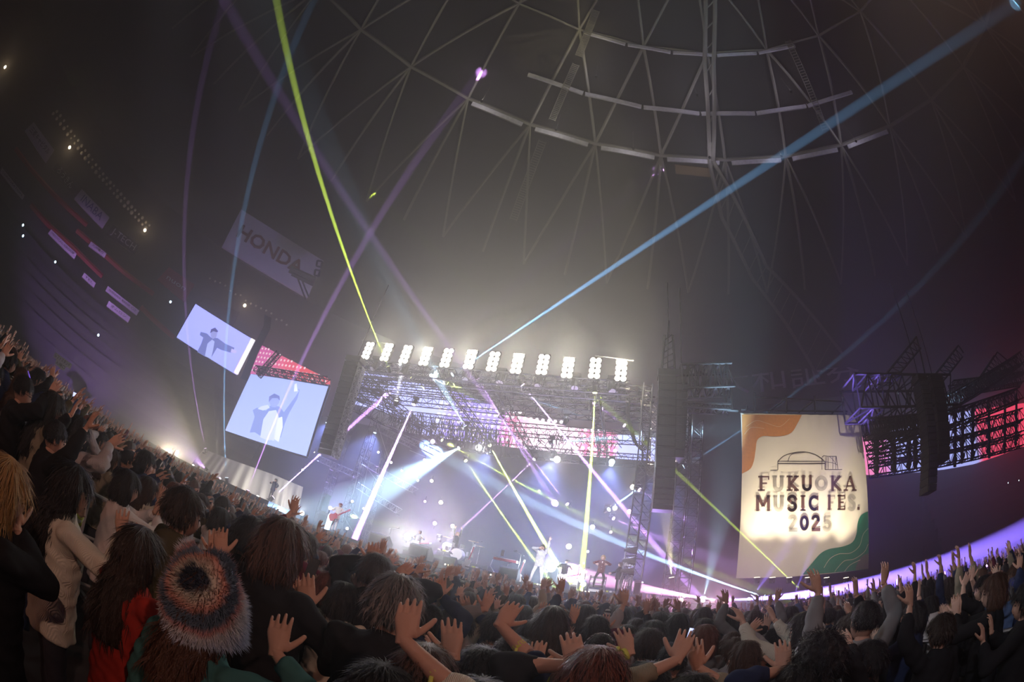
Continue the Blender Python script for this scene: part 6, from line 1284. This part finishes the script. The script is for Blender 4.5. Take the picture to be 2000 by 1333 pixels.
o = performer(657, 985, 650, 1038, 18.6, 'short', 'brown', 'white', 'bassist in bright white clothes and a dotted scarf on the left stage', {1: (Vector((.24, .22, 1.15)), Vector((-.6, .4, .1)), Vector((0, -1, 0)), Vector((1, -.2, -.3)), .9, .6), -1: (Vector((-.34, .22, 1.30)), Vector((-.4, .4, .4)), Vector((1, 0, 0)), Vector((-1, -.2, -.6)), .9, .8)}, tm='trousers_white', seed=75)
q = MB(); q.ball((0, -.02, HZ+.06), (.10, .11, .07), 12, 7); q.ball((0, .0, HZ+.05), (.15, .16, .012), 16, 5); worn(o, 'brimmed_hat', q, 'redprint')
guitar(P(652, 1010, 18.2), .8, lab='red electric bass held by the player in white', d=(1, -.05, .7), m='woodred', s=1.2)
o = performer(532, 937, 526, 978, 18.8, 'short', 'black', 'navy', 'performer in dark loose clothes with white trousers on the left walkway', {1: (Vector((.20, .16, 1.30)), Vector((-.6, .3, .3)), Vector((0, -1, 0)), Vector((1, -.2, -.4)), .9, .6), -1: (Vector((-.36, .12, 1.02)), Vector((-.3, .2, -1)), Vector((0, -1, 0)), Vector((-1, -.2, .2)), .9, .3)}, tm='trousers', seed=76)
seat = {s: (Vector((s*.16, .40, .88)), Vector((s*.18, .45, .48))) for s in (-1, 1)}
o = performer(813, 1046, 812, 1074, 20.8, 'short', 'brown', 'light grey', 'seated guitarist half hidden by the leftmost large white glare', gp, seed=77, legs=seat, sit=.40)
t = thing('drum_stool', P(812, 1075, 20.8), 'round stool under the seated guitarist', 'stool'); c = P(812, 1075, 20.8); q = MB(); q.tube(c+Vector((0, 0, .36)), c+Vector((0, 0, .44)), .17, 14); q.build('seat', 'black', t)
for k in range(3): q = MB(); q.tube(c+Vector((0, 0, .36)), c+Vector((.2*math.cos(2.1*k), .2*math.sin(2.1*k), 0)), .015, 5); q.build('leg', 'chrome', t)
guitar(P(812, 1062, 20.45), .8, lab='electric guitar on the lap of the seated guitarist', d=(1, -.05, .25), m='sunburst', s=1.0)

# ---------------------------------------------------------------- railings
def barrier(x, y0, y1, z, lab, m, bars, flat=False, mid=True, group='crowd barriers', rr=.024):
    t = thing('crowd_barrier', (x, (y0+y1)/2, 0), lab, 'barrier', group)
    rc = .12; q = MB(); q.path([Vector((x, y0, .12)), Vector((x, y0, z-rc)), Vector((x, y0+rc*.3, z-rc*.3)), Vector((x, y0+rc, z)), Vector((x, y1-rc, z)), Vector((x, y1-rc*.3, z-rc*.3)), Vector((x, y1, z-rc)), Vector((x, y1, .12))], rr, 8); q.build('top_rail', m, t)
    q = MB(); q.tube((x, y0, .2), (x, y1, .2), rr*.8, 6); q.build('bottom_rail', m, t)
    if mid: q = MB(); q.tube((x, y0, z*.62), (x, y1, z*.62), rr*.7, 6); q.build('middle_rail', m, t)
    for k in range(1, bars+1): yb = y0+(y1-y0)*k/(bars+1); q = MB(); q.tube((x, yb, .2), (x, yb, z), rr*.55 if not flat else rr*.9, 6); q.build('bar', m, t)
    for yb in (y0+.25, y1-.25): q = MB(); q.box((x, yb, .06), (.55, .05, .05)); q.build('foot', m, t)
for i in range(6): barrier(-4.12, .55+i*1.75, 2.22+i*1.75, 1.15, f'pale metal railing panel along the left aisle, {ORD[i]} from the near end', 'rail', 3, True, group='left aisle railing')
for i in range(6): barrier(3.52, 1.35+i*1.55, 2.84+i*1.55, 1.15, f'tubular barrier panel along the right aisle, {ORD[i]} from the near end', 'rail_dark', 7, False, False, group='right aisle barriers')
